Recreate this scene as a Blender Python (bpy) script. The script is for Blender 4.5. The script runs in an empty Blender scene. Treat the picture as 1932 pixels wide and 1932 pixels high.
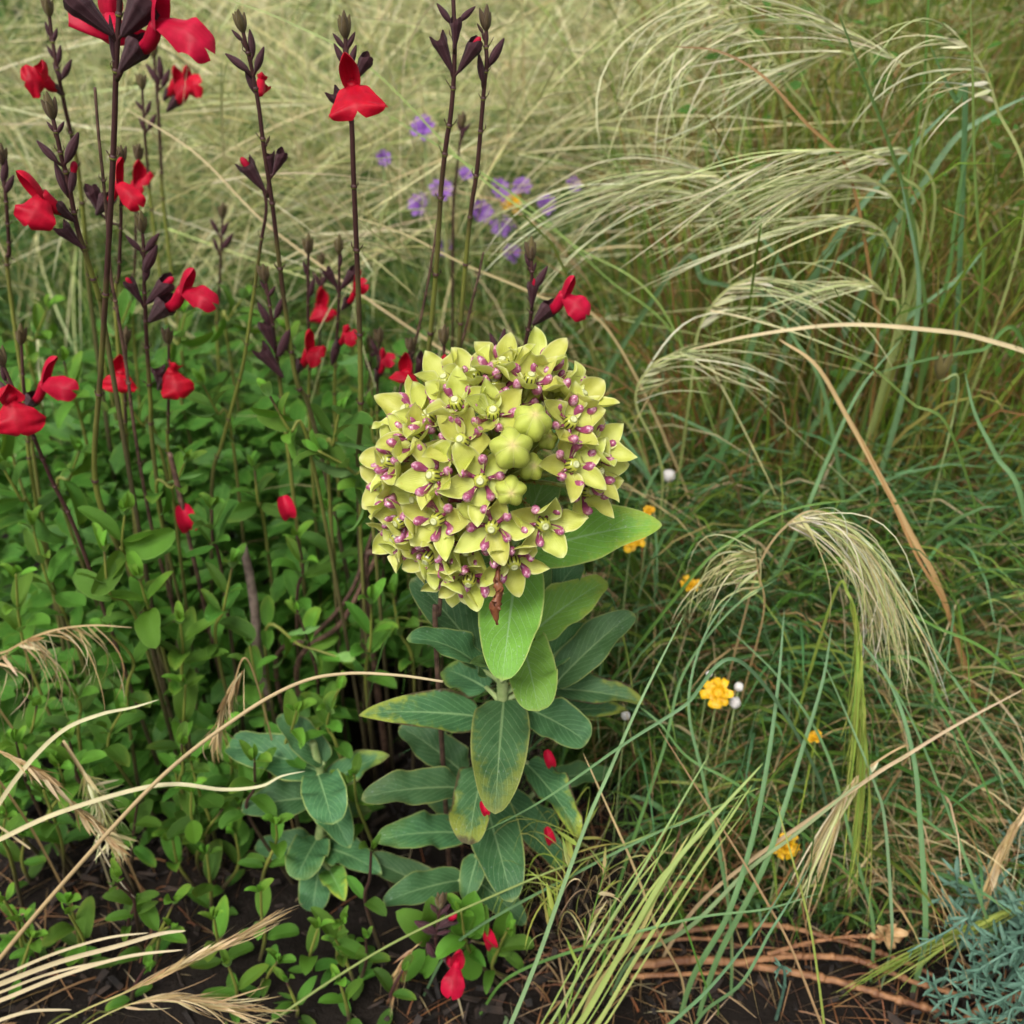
import bpy, math, random
import numpy as np
from mathutils import Vector, Matrix

# ------------------------------------------------------------------ camera, sky, sun, exposure
scn = bpy.context.scene
COL = scn.collection
PITCH = math.radians(32.0)
FOV = math.radians(53.0)
CAM_H = 0.50
cam_d = bpy.data.cameras.new('camera')
cam_d.sensor_width = 36.0
cam_d.lens = 18.0 / math.tan(FOV / 2)
cam_d.clip_start = 0.01
cam_d.clip_end = 400.0
cam_d.dof.use_dof = True
cam_d.dof.focus_distance = 0.405
cam_d.dof.aperture_fstop = 10.0
cam = bpy.data.objects.new('camera', cam_d)
cam.location = (0, 0, CAM_H)
cam.rotation_euler = (math.pi / 2 - PITCH, 0, 0)
COL.objects.link(cam)
scn.camera = cam

world = bpy.data.worlds.new('World')
scn.world = world
world.use_nodes = True
wt = world.node_tree
wt.nodes.clear()
SUN_ELEV, SUN_ROT = math.radians(56), math.radians(205)
sky = wt.nodes.new('ShaderNodeTexSky')
sky.sky_type = 'NISHITA'
sky.sun_disc = False
sky.sun_elevation = SUN_ELEV
sky.sun_rotation = SUN_ROT
sky.air_density = 1.0
sky.dust_density = 4.0
sky.ozone_density = 0.6
hs = wt.nodes.new('ShaderNodeHueSaturation')
hs.inputs['Saturation'].default_value = 0.22
bg = wt.nodes.new('ShaderNodeBackground')
bg.inputs['Strength'].default_value = 0.10
wo = wt.nodes.new('ShaderNodeOutputWorld')
wt.links.new(sky.outputs[0], hs.inputs['Color'])
wt.links.new(hs.outputs[0], bg.inputs['Color'])
wt.links.new(bg.outputs[0], wo.inputs[0])

sun_d = bpy.data.lights.new('sun', 'SUN')
sun_d.energy = 1.5
sun_d.angle = math.radians(24)
sun_d.color = (1.0, 0.96, 0.90)
sun = bpy.data.objects.new('sun', sun_d)
sdir = Vector((math.sin(SUN_ROT) * math.cos(SUN_ELEV), math.cos(SUN_ROT) * math.cos(SUN_ELEV), math.sin(SUN_ELEV)))
sun.rotation_euler = sdir.to_track_quat('Z', 'Y').to_euler()
sun.location = (0, 0, 5)
COL.objects.link(sun)

vs = scn.view_settings
vs.view_transform = 'Standard'
vs.look = 'None'
vs.exposure = 0.92
vs.gamma = 1.0
vs.use_curve_mapping = False
scn.cycles.use_denoising = True
scn.cycles.use_adaptive_sampling = True
scn.cycles.adaptive_threshold = 0.035
scn.cycles.max_bounces = 5
scn.cycles.transmission_bounces = 6
scn.cycles.diffuse_bounces = 3

# ------------------------------------------------------------------ pixel helper (1932 px wide copy of the photo)
T = math.tan(FOV / 2)
SP, CP = math.sin(PITCH), math.cos(PITCH)

def ray(x, y):
    a = (x - 966.0) / 966.0 * T
    b = (966.0 - y) / 966.0 * T
    return Vector((a, CP + b * SP, -SP + b * CP))

def P(x, y, Y):
    d = ray(x, y)
    return Vector((0, 0, CAM_H)) + d * (Y / d.y)

def PZ(x, y, z):
    d = ray(x, y)
    return Vector((0, 0, CAM_H)) + d * ((z - CAM_H) / d.z)

def px_at(Y):           # metres per photo pixel, about, at world distance Y
    return 2 * T / 1932.0 * Y * 1.17

CAMP = Vector((0, 0, CAM_H))
UP = Vector((0, 0, 1))
R = random.Random(7)
NP = np.random.default_rng(11)

# ------------------------------------------------------------------ materials
class M:
    def __init__(s, name):
        s.mat = bpy.data.materials.new(name)
        s.mat.use_nodes = True
        s.t = s.mat.node_tree
        s.t.nodes.clear()
    def n(s, typ, **kw):
        nd = s.t.nodes.new(typ)
        for k, v in kw.items():
            setattr(nd, k, v)
        return nd
    def put(s, sock, v):
        if hasattr(v, 'is_output'):
            s.t.links.new(v, sock)
        elif isinstance(v, (tuple, list)) and len(v) == 3 and sock.type == 'RGBA':
            sock.default_value = (*v, 1)
        else:
            sock.default_value = v
    def m(s, op, a, b=0.0, c=None, clamp=False):
        nd = s.n('ShaderNodeMath', operation=op, use_clamp=clamp)
        s.put(nd.inputs[0], a); s.put(nd.inputs[1], b)
        if c is not None: s.put(nd.inputs[2], c)
        return nd.outputs[0]
    def step(s, v, lo, hi):      # smooth 0..1
        nd = s.n('ShaderNodeMapRange', interpolation_type='SMOOTHSTEP')
        s.put(nd.inputs[0], v); s.put(nd.inputs[1], lo); s.put(nd.inputs[2], hi)
        return nd.outputs[0]
    def mix(s, f, a, b, blend='MIX'):
        nd = s.n('ShaderNodeMix', data_type='RGBA', blend_type=blend)
        s.put(nd.inputs[0], f); s.put(nd.inputs[6], a); s.put(nd.inputs[7], b)
        return nd.outputs[2]
    def noise(s, scale, detail=3.0, vec=None, rough=0.55):
        nd = s.n('ShaderNodeTexNoise')
        nd.inputs['Scale'].default_value = scale
        nd.inputs['Detail'].default_value = detail
        nd.inputs['Roughness'].default_value = rough
        if vec is not None: s.t.links.new(vec, nd.inputs['Vector'])
        return nd.outputs[0]
    def coords(s):
        tc = s.n('ShaderNodeTexCoord')
        return tc.outputs['Object'], tc.outputs['UV']
    def uv(s):
        o, uv = s.coords()
        sep = s.n('ShaderNodeSeparateXYZ')
        s.t.links.new(uv, sep.inputs[0])
        return o, uv, sep.outputs[0], sep.outputs[1]
    def attr(s, name, typ='OBJECT'):
        a = s.n('ShaderNodeAttribute', attribute_type=typ, attribute_name=name)
        return a
    def rnd(s):
        return s.n('ShaderNodeObjectInfo').outputs['Random']
    def hsv(s, col, h=0.5, sat=1.0, val=1.0):
        nd = s.n('ShaderNodeHueSaturation')
        s.put(nd.inputs['Hue'], h); s.put(nd.inputs['Saturation'], sat); s.put(nd.inputs['Value'], val)
        s.put(nd.inputs['Color'], col)
        return nd.outputs[0]
    def bump(s, h, strength=0.3, dist=0.001):
        b = s.n('ShaderNodeBump')
        b.inputs['Strength'].default_value = strength
        b.inputs['Distance'].default_value = dist
        s.put(b.inputs['Height'], h)
        return b.outputs[0]
    def finish(s, col, rough=0.5, trans=0.0, tcol=None, normal=None, spec=0.4, coat=0.0, sheen=0.0, sss=0.0):
        p = s.n('ShaderNodeBsdfPrincipled')
        s.put(p.inputs['Base Color'], col)
        s.put(p.inputs['Roughness'], rough)
        s.put(p.inputs['Specular IOR Level'], spec)
        if coat: p.inputs['Coat Weight'].default_value = coat; p.inputs['Coat Roughness'].default_value = 0.15
        if sheen:
            p.inputs['Sheen Weight'].default_value = sheen
            p.inputs['Sheen Roughness'].default_value = 0.4
        if sss:
            p.inputs['Subsurface Weight'].default_value = sss
            p.inputs['Subsurface Radius'].default_value = (1.0, 0.8, 0.4)
            p.inputs['Subsurface Scale'].default_value = 0.002
        if normal is not None: s.t.links.new(normal, p.inputs['Normal'])
        out = s.n('ShaderNodeOutputMaterial')
        if trans > 0:
            tr = s.n('ShaderNodeBsdfTranslucent')
            s.put(tr.inputs['Color'], tcol if tcol is not None else col)
            mx = s.n('ShaderNodeMixShader')
            mx.inputs[0].default_value = trans
            s.t.links.new(p.outputs[0], mx.inputs[1])
            s.t.links.new(tr.outputs[0], mx.inputs[2])
            s.t.links.new(mx.outputs[0], out.inputs[0])
        else:
            s.t.links.new(p.outputs[0], out.inputs[0])
        return s.mat

def leaf_material(name, base, base2, vein, edge, burn, young, nveins=9, slope=0.45, veinamt=0.75, rough=0.45, trans=0.25, dust=0.0, midw=0.07, spec=0.4):
    k = M(name)
    o, uv, u, v = k.uv()
    au = k.m('MULTIPLY', k.m('ABSOLUTE', k.m('SUBTRACT', u, 0.5)), 2.0)
    n1 = k.noise(90, 3, o)
    n2 = k.noise(260, 4, o)
    n3 = k.noise(35, 2, o)
    col = k.mix(k.step(n1, 0.35, 0.7), base, base2)
    yel = k.attr('yel').outputs['Fac']
    brn = k.attr('brn').outputs['Fac']
    yng = k.attr('young').outputs['Fac']
    col = k.mix(yng, col, young)
    # blotchy yellowing, strongest towards the tip and margin
    zone = k.m('ADD', k.m('MULTIPLY', k.m('POWER', v, 2.0), 0.55), k.m('MULTIPLY', k.m('POWER', au, 2.0), 0.35))
    yf = k.m('MULTIPLY', k.m('MULTIPLY', k.step(k.m('ADD', zone, k.m('MULTIPLY', k.m('SUBTRACT', n2, 0.5), 0.9)), 0.25, 0.62), yel), 0.85)
    col = k.mix(yf, col, (0.33, 0.36, 0.03))
    # net of veins
    vo = k.n('ShaderNodeTexVoronoi', feature='DISTANCE_TO_EDGE')
    vo.inputs['Scale'].default_value = 420
    k.t.links.new(o, vo.inputs['Vector'])
    net = k.m('SUBTRACT', 1.0, k.step(vo.outputs['Distance'], 0.0, 0.16))
    col = k.mix(k.m('MULTIPLY', net, 0.22), col, k.hsv(col, 0.5, 0.9, 0.62))
    # midrib and side veins
    mw = k.m('MULTIPLY', k.m('SUBTRACT', 1.12, v), midw)
    mid = k.m('SUBTRACT', 1.0, k.step(k.m('DIVIDE', au, mw), 0.5, 1.1))
    ph = k.m('ADD', k.m('SUBTRACT', v, k.m('MULTIPLY', k.m('POWER', au, 1.15), slope)), k.m('MULTIPLY', k.m('SUBTRACT', n3, 0.5), 0.09))
    ph = k.m('ADD', ph, k.m('MULTIPLY', k.step(u, 0.499, 0.501), 0.45 / nveins))
    fr = k.m('ABSOLUTE', k.m('SUBTRACT', k.m('FRACT', k.m('MULTIPLY', ph, float(nveins))), 0.5))
    side = k.m('MULTIPLY', k.step(fr, 0.41, 0.5), k.m('SUBTRACT', 1.0, k.step(au, 0.6, 0.98)))
    ven = k.m('MAXIMUM', mid, k.m('MULTIPLY', side, 0.7))
    col = k.mix(k.m('MULTIPLY', ven, veinamt), col, vein)
    # pale margin, or burnt margin
    eo = k.m('ADD', k.m('MAXIMUM', au, k.m('ADD', k.m('MULTIPLY', v, 1.0), -0.03)), k.m('MULTIPLY', k.m('SUBTRACT', n2, 0.5), 0.06))
    col = k.mix(k.m('MULTIPLY', k.step(eo, 0.92, 0.985), 0.8), col, edge)
    eb = k.m('ADD', k.m('MAXIMUM', au, v), k.m('MULTIPLY', k.m('SUBTRACT', n1, 0.5), 0.55))
    col = k.mix(k.m('MULTIPLY', k.step(eb, 0.90, 0.99), brn), col, burn)
    if dust:
        d = k.m('MULTIPLY', k.step(k.noise(700, 2, o), 0.62, 0.75), k.step(n3, 0.5, 0.7))
        col = k.mix(k.m('MULTIPLY', d, dust), col, (0.4, 0.45, 0.38))
    r = k.rnd()
    col = k.hsv(col, k.m('ADD', 0.488, k.m('MULTIPLY', r, 0.024)), 1.0, k.m('ADD', 0.70, k.m('MULTIPLY', r, 0.62)))
    bf = k.n('ShaderNodeNewGeometry').outputs['Backfacing']
    col = k.mix(k.m('MULTIPLY', bf, 0.5), col, k.hsv(col, 0.5, 0.7, 1.5))
    h = k.m('ADD', k.m('MULTIPLY', ven, -0.8), k.m('MULTIPLY', n2, 0.5))
    nm = k.bump(k.m('SUBTRACT', h, k.m('MULTIPLY', net, 0.3)), 0.45, 0.0006)
    return k.finish(col, k.m('ADD', rough, k.m('MULTIPLY', n2, 0.15)), trans, k.mix(0.5, col, (0.25, 0.34, 0.02)), nm, spec)

MAT = {}
MAT['milkleaf'] = leaf_material('milkweed_leaf', (0.040, 0.125, 0.044), (0.066, 0.172, 0.062), (0.26, 0.40, 0.17), (0.34, 0.38, 0.11),
                                (0.05, 0.022, 0.015), (0.17, 0.34, 0.04), dust=0.5, rough=0.5, trans=0.24, spec=0.3)
MAT['sageleaf'] = leaf_material('sage_leaf', (0.034, 0.115, 0.010), (0.062, 0.17, 0.020), (0.12, 0.25, 0.04), (0.19, 0.34, 0.06),
                                (0.10, 0.05, 0.02), (0.15, 0.34, 0.025), nveins=6, veinamt=0.55, rough=0.45, trans=0.26, midw=0.09, spec=0.3)

# milkweed petal
k = M('milkweed_petal')
o, uv, u, v = k.uv()
au = k.m('MULTIPLY', k.m('ABSOLUTE', k.m('SUBTRACT', u, 0.5)), 2.0)
n1 = k.noise(140, 3, o)
streak = k.noise(6, 3, None)
wv = k.n('ShaderNodeTexWave', wave_type='BANDS', bands_direction='X')
wv.inputs['Scale'].default_value = 4.5; wv.inputs['Distortion'].default_value = 1.5
k.t.links.new(uv, wv.inputs['Vector'])
col = k.mix(k.step(n1, 0.3, 0.72), (0.50, 0.52, 0.075), (0.62, 0.63, 0.15))
col = k.mix(k.m('MULTIPLY', wv.outputs[1], 0.14), col, (0.42, 0.47, 0.08))
col = k.mix(k.m('MULTIPLY', k.m('SUBTRACT', 1.0, k.step(v, 0.0, 0.45)), 0.45), col, (0.48, 0.52, 0.20))
col = k.mix(k.m('MULTIPLY', k.step(k.m('MAXIMUM', au, v), 0.82, 1.0), 0.7), col, (0.72, 0.71, 0.36))
col = k.mix(k.m('MULTIPLY', k.step(k.noise(420, 2, o), 0.70, 0.78), 0.35), col, (0.42, 0.30, 0.06))
r = k.rnd()
col = k.hsv(col, k.m('ADD', 0.492, k.m('MULTIPLY', r, 0.022)), 1.0, k.m('ADD', 0.88, k.m('MULTIPLY', r, 0.2)))
MAT['petal'] = k.finish(col, 0.42, 0.24, k.mix(0.4, col, (0.6, 0.66, 0.08)), k.bump(k.m('ADD', wv.outputs[1], n1), 0.25, 0.0003), 0.35)

# purple hood
k = M('milkweed_hood')
o, uv, u, v = k.uv()
n1 = k.noise(500, 2, o)
col = k.mix(k.step(v, 0.1, 0.75), (0.16, 0.016, 0.06), (0.30, 0.06, 0.14))
col = k.mix(k.m('MULTIPLY', k.step(n1, 0.42, 0.62), k.step(v, 0.55, 0.85)), col, (0.58, 0.32, 0.40))
MAT['hood'] = k.finish(col, 0.3, 0.0, None, None, 0.5, coat=0.4, sss=0.15)

# column
k = M('milkweed_column')
o, uv, u, v = k.uv()
ang = k.m('ABSOLUTE', k.m('SUBTRACT', k.m('FRACT', k.m('MULTIPLY', u, 5.0)), 0.5))
dark = k.m('MULTIPLY', k.m('MULTIPLY', k.step(k.m('ABSOLUTE', k.m('SUBTRACT', ang, 0.25)), 0.14, 0.05), k.step(v, 0.12, 0.3)), k.m('SUBTRACT', 1.0, k.step(v, 0.62, 0.8)))
col = k.mix(dark, (0.36, 0.38, 0.05), (0.02, 0.022, 0.008))
MAT['column'] = k.finish(col, 0.3, 0, None, None, 0.5, coat=0.3)
k = M('milkweed_stigma')
o, uv, u, v = k.uv()
col = k.mix(k.step(v, 0.25, 0.6), (0.30, 0.32, 0.10), (0.54, 0.56, 0.28))
MAT['stigma'] = k.finish(col, 0.4)

# bud
k = M('milkweed_bud')
o, uv, u, v = k.uv()
seam = k.m('ABSOLUTE', k.m('SUBTRACT', k.m('FRACT', k.m('ADD', k.m('MULTIPLY', u, 5.0), 0.5)), 0.5))
sl = k.step(seam, 0.46, 0.5)
n1 = k.noise(200, 3, o)
col = k.mix(k.step(n1, 0.3, 0.7), (0.36, 0.42, 0.05), (0.48, 0.52, 0.10))
col = k.mix(k.m('MULTIPLY', k.step(v, 0.72, 1.0), k.m('ADD', 0.35, k.m('MULTIPLY', n1, 0.5))), col, (0.60, 0.40, 0.22))
col = k.mix(k.m('MULTIPLY', sl, 0.6), col, (0.62, 0.62, 0.26))
MAT['bud'] = k.finish(col, 0.38, 0, None, k.bump(k.m('ADD', k.m('MULTIPLY', sl, -1.0), k.m('MULTIPLY', n1, 0.4)), 0.6, 0.0005), 0.4, sss=0.2)

def simple(name, c1, c2, scale=120, rough=0.5, bump=0.3, bd=0.0005, trans=0.0, spec=0.4, sheen=0.0, coat=0.0, lo=0.35, hi=0.68):
    k = M(name)
    o, uv = k.coords()
    n = k.noise(scale, 4, o)
    col = k.mix(k.step(n, lo, hi), c1, c2)
    r = k.rnd()
    col = k.hsv(col, 0.5, 1.0, k.m('ADD', 0.86, k.m('MULTIPLY', r, 0.28)))
    return k.finish(col, rough, trans, None, k.bump(n, bump, bd), spec, sheen=sheen, coat=coat)

MAT['milkstem'] = simple('milkweed_stem', (0.22, 0.30, 0.10), (0.34, 0.40, 0.17), 200)
MAT['pedicel'] = simple('milkweed_pedicel', (0.30, 0.36, 0.10), (0.26, 0.24, 0.05), 300)
MAT['withered'] = simple('withered_flower', (0.10, 0.028, 0.012), (0.24, 0.085, 0.035), 260, 0.45, 0.7)
MAT['aphid'] = simple('aphid', (0.36, 0.17, 0.015), (0.20, 0.08, 0.02), 900, 0.4)

# sage stem: purple above, olive green below with a swollen pale joint look
k = M('sage_stem')
o, uv, u, v = k.uv()
top = k.attr('purple').outputs['Fac']
n1 = k.noise(300, 3, o); n2 = k.noise(25, 2, o)
f = k.step(k.m('ADD', v, k.m('MULTIPLY', k.m('SUBTRACT', n2, 0.5), 0.35)), k.m('SUBTRACT', 0.92, top), k.m('SUBTRACT', 1.12, top))
col = k.mix(f, k.mix(n1, (0.15, 0.17, 0.028), (0.23, 0.24, 0.05)), k.mix(n1, (0.035, 0.014, 0.014), (0.085, 0.035, 0.03)))
col = k.mix(k.m('SUBTRACT', 1.0, k.step(v, 0.12, 0.42)), col, k.mix(n1, (0.045, 0.035, 0.018), (0.09, 0.07, 0.035)))
MAT['sagestem'] = k.finish(col, 0.5, 0, None, k.bump(n1, 0.4, 0.0004), 0.35)
MAT['drystem'] = simple('dry_stem', (0.06, 0.03, 0.022), (0.15, 0.085, 0.055), 220, 0.65, 0.6)
MAT['twig'] = simple('woody_twig', (0.16, 0.11, 0.09), (0.30, 0.22, 0.18), 180, 0.75, 0.7)

# calyx
k = M('sage_calyx')
o, uv, u, v = k.uv()
rib = k.m('ABSOLUTE', k.m('SUBTRACT', k.m('FRACT', k.m('MULTIPLY', u, 9.0)), 0.5))
n1 = k.noise(500, 3, o)
col = k.mix(k.step(n1, 0.3, 0.75), (0.034, 0.009, 0.013), (0.085, 0.026, 0.034))
col = k.mix(k.m('MULTIPLY', k.step(rib, 0.3, 0.5), 0.5), col, (0.13, 0.055, 0.065))
col = k.mix(k.attr('green').outputs['Fac'], col, (0.16, 0.13, 0.04))
MAT['calyx'] = k.finish(col, 0.5, 0.06, None, k.bump(k.m('ADD', k.m('MULTIPLY', rib, 1.6), n1), 0.6, 0.0005), 0.3, sheen=0.08)

# red corolla
k = M('sage_corolla')
o, uv, u, v = k.uv()
au = k.m('MULTIPLY', k.m('ABSOLUTE', k.m('SUBTRACT', u, 0.5)), 2.0)
n1 = k.noise(160, 3, o); n2 = k.noise(900, 2, o)
pink = k.attr('pink').outputs['Fac']
col = k.mix(pink, (0.47, 0.002, 0.014), (0.50, 0.005, 0.045))
col = k.mix(k.m('MULTIPLY', k.step(n1, 0.35, 0.7), 0.6), col, (0.27, 0.001, 0.012))
wv = k.n('ShaderNodeTexWave', wave_type='BANDS', bands_direction='X')
wv.inputs['Scale'].default_value = 2.0; wv.inputs['Distortion'].default_value = 6.0
k.t.links.new(uv, wv.inputs['Vector'])
col = k.mix(k.m('MULTIPLY', wv.outputs[1], 0.12), col, (0.58, 0.012, 0.05))
r = k.rnd()
col = k.hsv(col, 0.5, 1.0, k.m('ADD', 0.9, k.m('MULTIPLY', r, 0.2)))
MAT['red'] = k.finish(col, 0.5, 0.2, None, k.bump(k.m('ADD', n2, k.m('MULTIPLY', n1, 2.0)), 0.25, 0.0003), 0.2, sheen=0.05)

# grass, colour carried by each blade
k = M('grass')
a = k.attr('Col', 'GEOMETRY')
o, uv = k.coords()
n1 = k.noise(70, 3, o)
col = k.hsv(a.outputs['Color'], 0.5, 1.0, k.m('ADD', 0.75, k.m('MULTIPLY', n1, 0.5)))
MAT['grass'] = k.finish(col, 0.5, 0.28, k.mix(0.4, col, k.mix(0.5, col, (0.35, 0.4, 0.05))), None, 0.35)

# soil
k = M('soil')
o, uv = k.coords()
n1 = k.noise(9, 8, o, 0.7); n2 = k.noise(160, 6, o, 0.7)
col = k.mix(n2, (0.005, 0.004, 0.0035), (0.026, 0.018, 0.013))
col = k.mix(k.m('MULTIPLY', k.step(n1, 0.5, 0.7), 0.4), col, (0.04, 0.027, 0.018))
MAT['soil'] = k.finish(col, 0.9, 0, None, k.bump(k.m('ADD', n2, n1), 1.0, 0.006), 0.2)
MAT['mulch'] = simple('mulch', (0.008, 0.006, 0.005), (0.040, 0.025, 0.017), 90, 0.85, 0.8, 0.001)
MAT['deadstem'] = simple('dead_stem', (0.13, 0.05, 0.02), (0.34, 0.165, 0.07), 90, 0.6, 0.6, 0.0008)
MAT['tanleaf'] = simple('tan_leaf', (0.42, 0.24, 0.10), (0.60, 0.40, 0.20), 110, 0.6, 0.6, 0.0005, 0.1)
MAT['spurge'] = simple('bluegreen_leaf', (0.075, 0.17, 0.115), (0.15, 0.27, 0.195), 150, 0.55, 0.3, 0.0003, 0.15)
MAT['yellow'] = simple('yellow_floret', (0.60, 0.30, 0.004), (0.76, 0.46, 0.012), 200, 0.5, 0.4, 0.0004, 0.15)
MAT['purple'] = simple('purple_floret', (0.17, 0.06, 0.30), (0.27, 0.12, 0.42), 200, 0.5, 0.4, 0.0004, 0.15)
MAT['white'] = simple('white_fluff', (0.66, 0.62, 0.58), (0.78, 0.75, 0.72), 300, 0.7, 0.4, 0.0004, 0.2)

# ------------------------------------------------------------------ mesh builders
def obj(name, me, mat=None, parent=None, mw=None):
    o = bpy.data.objects.new(name, me)
    COL.objects.link(o)
    if mat is not None and me is not None and not me.materials:
        me.materials.append(MAT[mat])
    if parent is not None:
        o.parent = parent
        root = parent
        off = Vector((0, 0, 0))
        while root is not None:
            off += root.location
            root = root.parent
        o.matrix_local = Matrix.Translation(-off) @ (mw if mw is not None else Matrix.Identity(4))
    elif mw is not None:
        o.matrix_local = mw
    return o

def tag(o, label, cat, group=None):
    o['label'] = label; o['category'] = cat
    if group: o['group'] = group
    return o

def thing(name, label, cat, loc, group=None):
    o = bpy.data.objects.new(name, None)
    o.empty_display_size = 0.01
    COL.objects.link(o)
    o.location = loc
    return tag(o, label, cat, group)

def make_mesh(name, V, F, UV=None, smooth=True):
    me = bpy.data.meshes.new(name)
    me.from_pydata([tuple(v) for v in V], [], F)
    if UV is not None:
        l = me.uv_layers.new(name='UVMap')
        idx = np.zeros(len(me.loops), dtype=np.int32)
        me.loops.foreach_get('vertex_index', idx)
        l.data.foreach_set('uv', np.asarray(UV, dtype=np.float32)[idx].ravel())
    if smooth:
        me.polygons.foreach_set('use_smooth', [True] * len(me.polygons))
    return me

def prof(p, q, mn=0.02):
    pk = p / (p + q)
    mx = pk ** p * (1 - pk) ** q
    return lambda s: max(mn, (max(s, 0) ** p * max(1 - s, 0) ** q) / mx)

def sheet(name, L, W, pf, nv=14, nu=4, bend=0.0, tip=0.0, tip0=0.7, fold=0.0, cup=0.0, wave=0.0, wf=2.5, side=0.0, twist=0.0, seed=0, notch=0.0, off=None):
    rr = random.Random(seed)
    ph1, ph2 = rr.uniform(0, 6.28), rr.uniform(0, 6.28)
    # centre line
    xs, zs, th = [0.0], [0.0], []
    SS = [.45 * i / nv + .55 * (.5 - .5 * math.cos(math.pi * i / nv)) for i in range(nv + 1)]
    for i in range(nv):
        s = (SS[i] + SS[i + 1]) / 2
        ds = SS[i + 1] - SS[i]
        a = -bend * (s - 0.5) * 2 * 0.5 - tip * max(0, s - tip0) ** 1.5 / (1 - tip0) ** 1.5
        th.append(a)
        xs.append(xs[-1] + math.cos(a) * ds); zs.append(zs[-1] + math.sin(a) * ds)
    ln = math.hypot(xs[-1], zs[-1]) or 1.0
    ca, sa = xs[-1] / ln, zs[-1] / ln
    cen = [((x * ca + z * sa) / ln * L, (-x * sa + z * ca) / ln * L) for x, z in zip(xs, zs)]
    base_a = math.atan2(zs[-1], xs[-1])
    V, UV, F = [], [], []
    for i in range(nv + 1):
        s = SS[i]
        aa = (th[min(i, nv - 1)] + th[max(i - 1, 0)]) / 2 - base_a
        hw = W / 2 * pf(s)
        tw = twist * s
        for j in range(-nu, nu + 1):
            t = j / nu
            y = hw * t
            ext = 0.0
            if notch and s > 0.55:
                ext = notch * L * ((s - 0.55) / 0.45) * (abs(t) ** 0.8 - 0.45)
            ph = ph1 if t > 0 else ph2
            n = fold * abs(y) + cup * hw * t * t * 1.0 + wave * hw * t * t * math.sin(6.28 * wf * s + ph) + wave * .4 * hw * abs(t) * math.sin(6.28 * wf * 1.9 * s + ph * 2)
            y2 = y * math.cos(tw) - n * math.sin(tw); n2 = y * math.sin(tw) + n * math.cos(tw)
            cx, cz = cen[i]
            V.append((cx - n2 * math.sin(aa) + ext * math.cos(aa), y2 + side * L * math.sin(math.pi * s), cz + n2 * math.cos(aa) + ext * math.sin(aa)))
            UV.append((t * .5 + .5, s))
    w = 2 * nu + 1
    for i in range(nv):
        for j in range(2 * nu):
            a = i * w + j
            F.append((a, a + w, a + w + 1, a + 1))
    return make_mesh(name, V, F, UV)

def frame(base, x, z):
    """matrix with local x along x, local z near z, at base"""
    x = Vector(x).normalized()
    z = Vector(z)
    y = z.cross(x)
    if y.length < 1e-6:
        y = Vector((0, 1, 0)).cross(x)
    y.normalize()
    z = x.cross(y)
    m = Matrix((x, y, z)).transposed().to_4x4()
    m.translation = base
    return m

def catmull(pts, n):
    pts = [Vector(p) for p in pts]
    if len(pts) == 2:
        return [pts[0].lerp(pts[1], i / n) for i in range(n + 1)]
    out = []
    ext = [pts[0] * 2 - pts[1]] + pts + [pts[-1] * 2 - pts[-2]]
    segs = len(pts) - 1
    for i in range(n + 1):
        u = i / n * segs
        k0 = min(int(u), segs - 1)
        t = u - k0
        p0, p1, p2, p3 = ext[k0:k0 + 4]
        out.append(0.5 * ((2 * p1) + (p2 - p0) * t + (2 * p0 - 5 * p1 + 4 * p2 - p3) * t * t + (3 * p1 - p0 - 3 * p2 + p3) * t ** 3))
    return out

def tube_data(pts, rad, ns=8, caps=True):
    V, UV, F = [], [], []
    n = len(pts)
    tan = [(pts[min(i + 1, n - 1)] - pts[max(i - 1, 0)]).normalized() for i in range(n)]
    a = tan[0].cross(Vector((0.31, 0.2, 0.93)))
    if a.length < 1e-4: a = tan[0].cross(Vector((1, 0, 0)))
    a.normalize()
    for i in range(n):
        a = (a - tan[i] * a.dot(tan[i])).normalized()
        b = tan[i].cross(a)
        r = rad(i / (n - 1)) if callable(rad) else rad[i]
        for j in range(ns + 1):
            t = 6.28318 * j / ns
            V.append(pts[i] + (a * math.cos(t) + b * math.sin(t)) * r)
            UV.append((j / ns, i / (n - 1)))
    w = ns + 1
    for i in range(n - 1):
        for j in range(ns):
            q = i * w + j
            F.append((q, q + 1, q + w + 1, q + w))
    if caps:
        for i, rev in ((0, True), (n - 1, False)):
            c = len(V); V.append(pts[i]); UV.append((0.5, 0.0 if rev else 1.0))
            for j in range(ns):
                q = i * w + j
                F.append((c, q + 1, q) if rev else (c, q, q + 1))
    return V, F, UV

def join(parts):
    V, F, UV = [], [], []
    for v, f, u in parts:
        o = len(V)
        V += list(v); UV += list(u); F += [tuple(i + o for i in q) for q in f]
    return V, F, UV

def tube(name, pts, rad, ns=8, origin=None):
    V, F, UV = tube_data(pts, rad, ns)
    return make_mesh(name, V, F, UV)

def lathe(name, prf, ns=20, fx=None):
    """prf: list of (radius, height); fx(i_frac, angle) multiplies the radius. axis = x"""
    V, UV, F = [], [], []
    n = len(prf)
    for i, (r, h) in enumerate(prf):
        for j in range(ns + 1):
            t = 6.28318 * j / ns
            m = fx(i / (n - 1), t) if fx else 1.0
            if isinstance(m, tuple): rr, hh = r * m[0], h + m[1]
            else: rr, hh = r * m, h
            V.append((hh, rr * math.cos(t), rr * math.sin(t)))
            UV.append((j / ns, i / (n - 1)))
    w = ns + 1
    for i in range(n - 1):
        for j in range(ns):
            q = i * w + j
            F.append((q, q + w, q + w + 1, q + 1))
    return make_mesh(name, V, F, UV)

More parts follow.
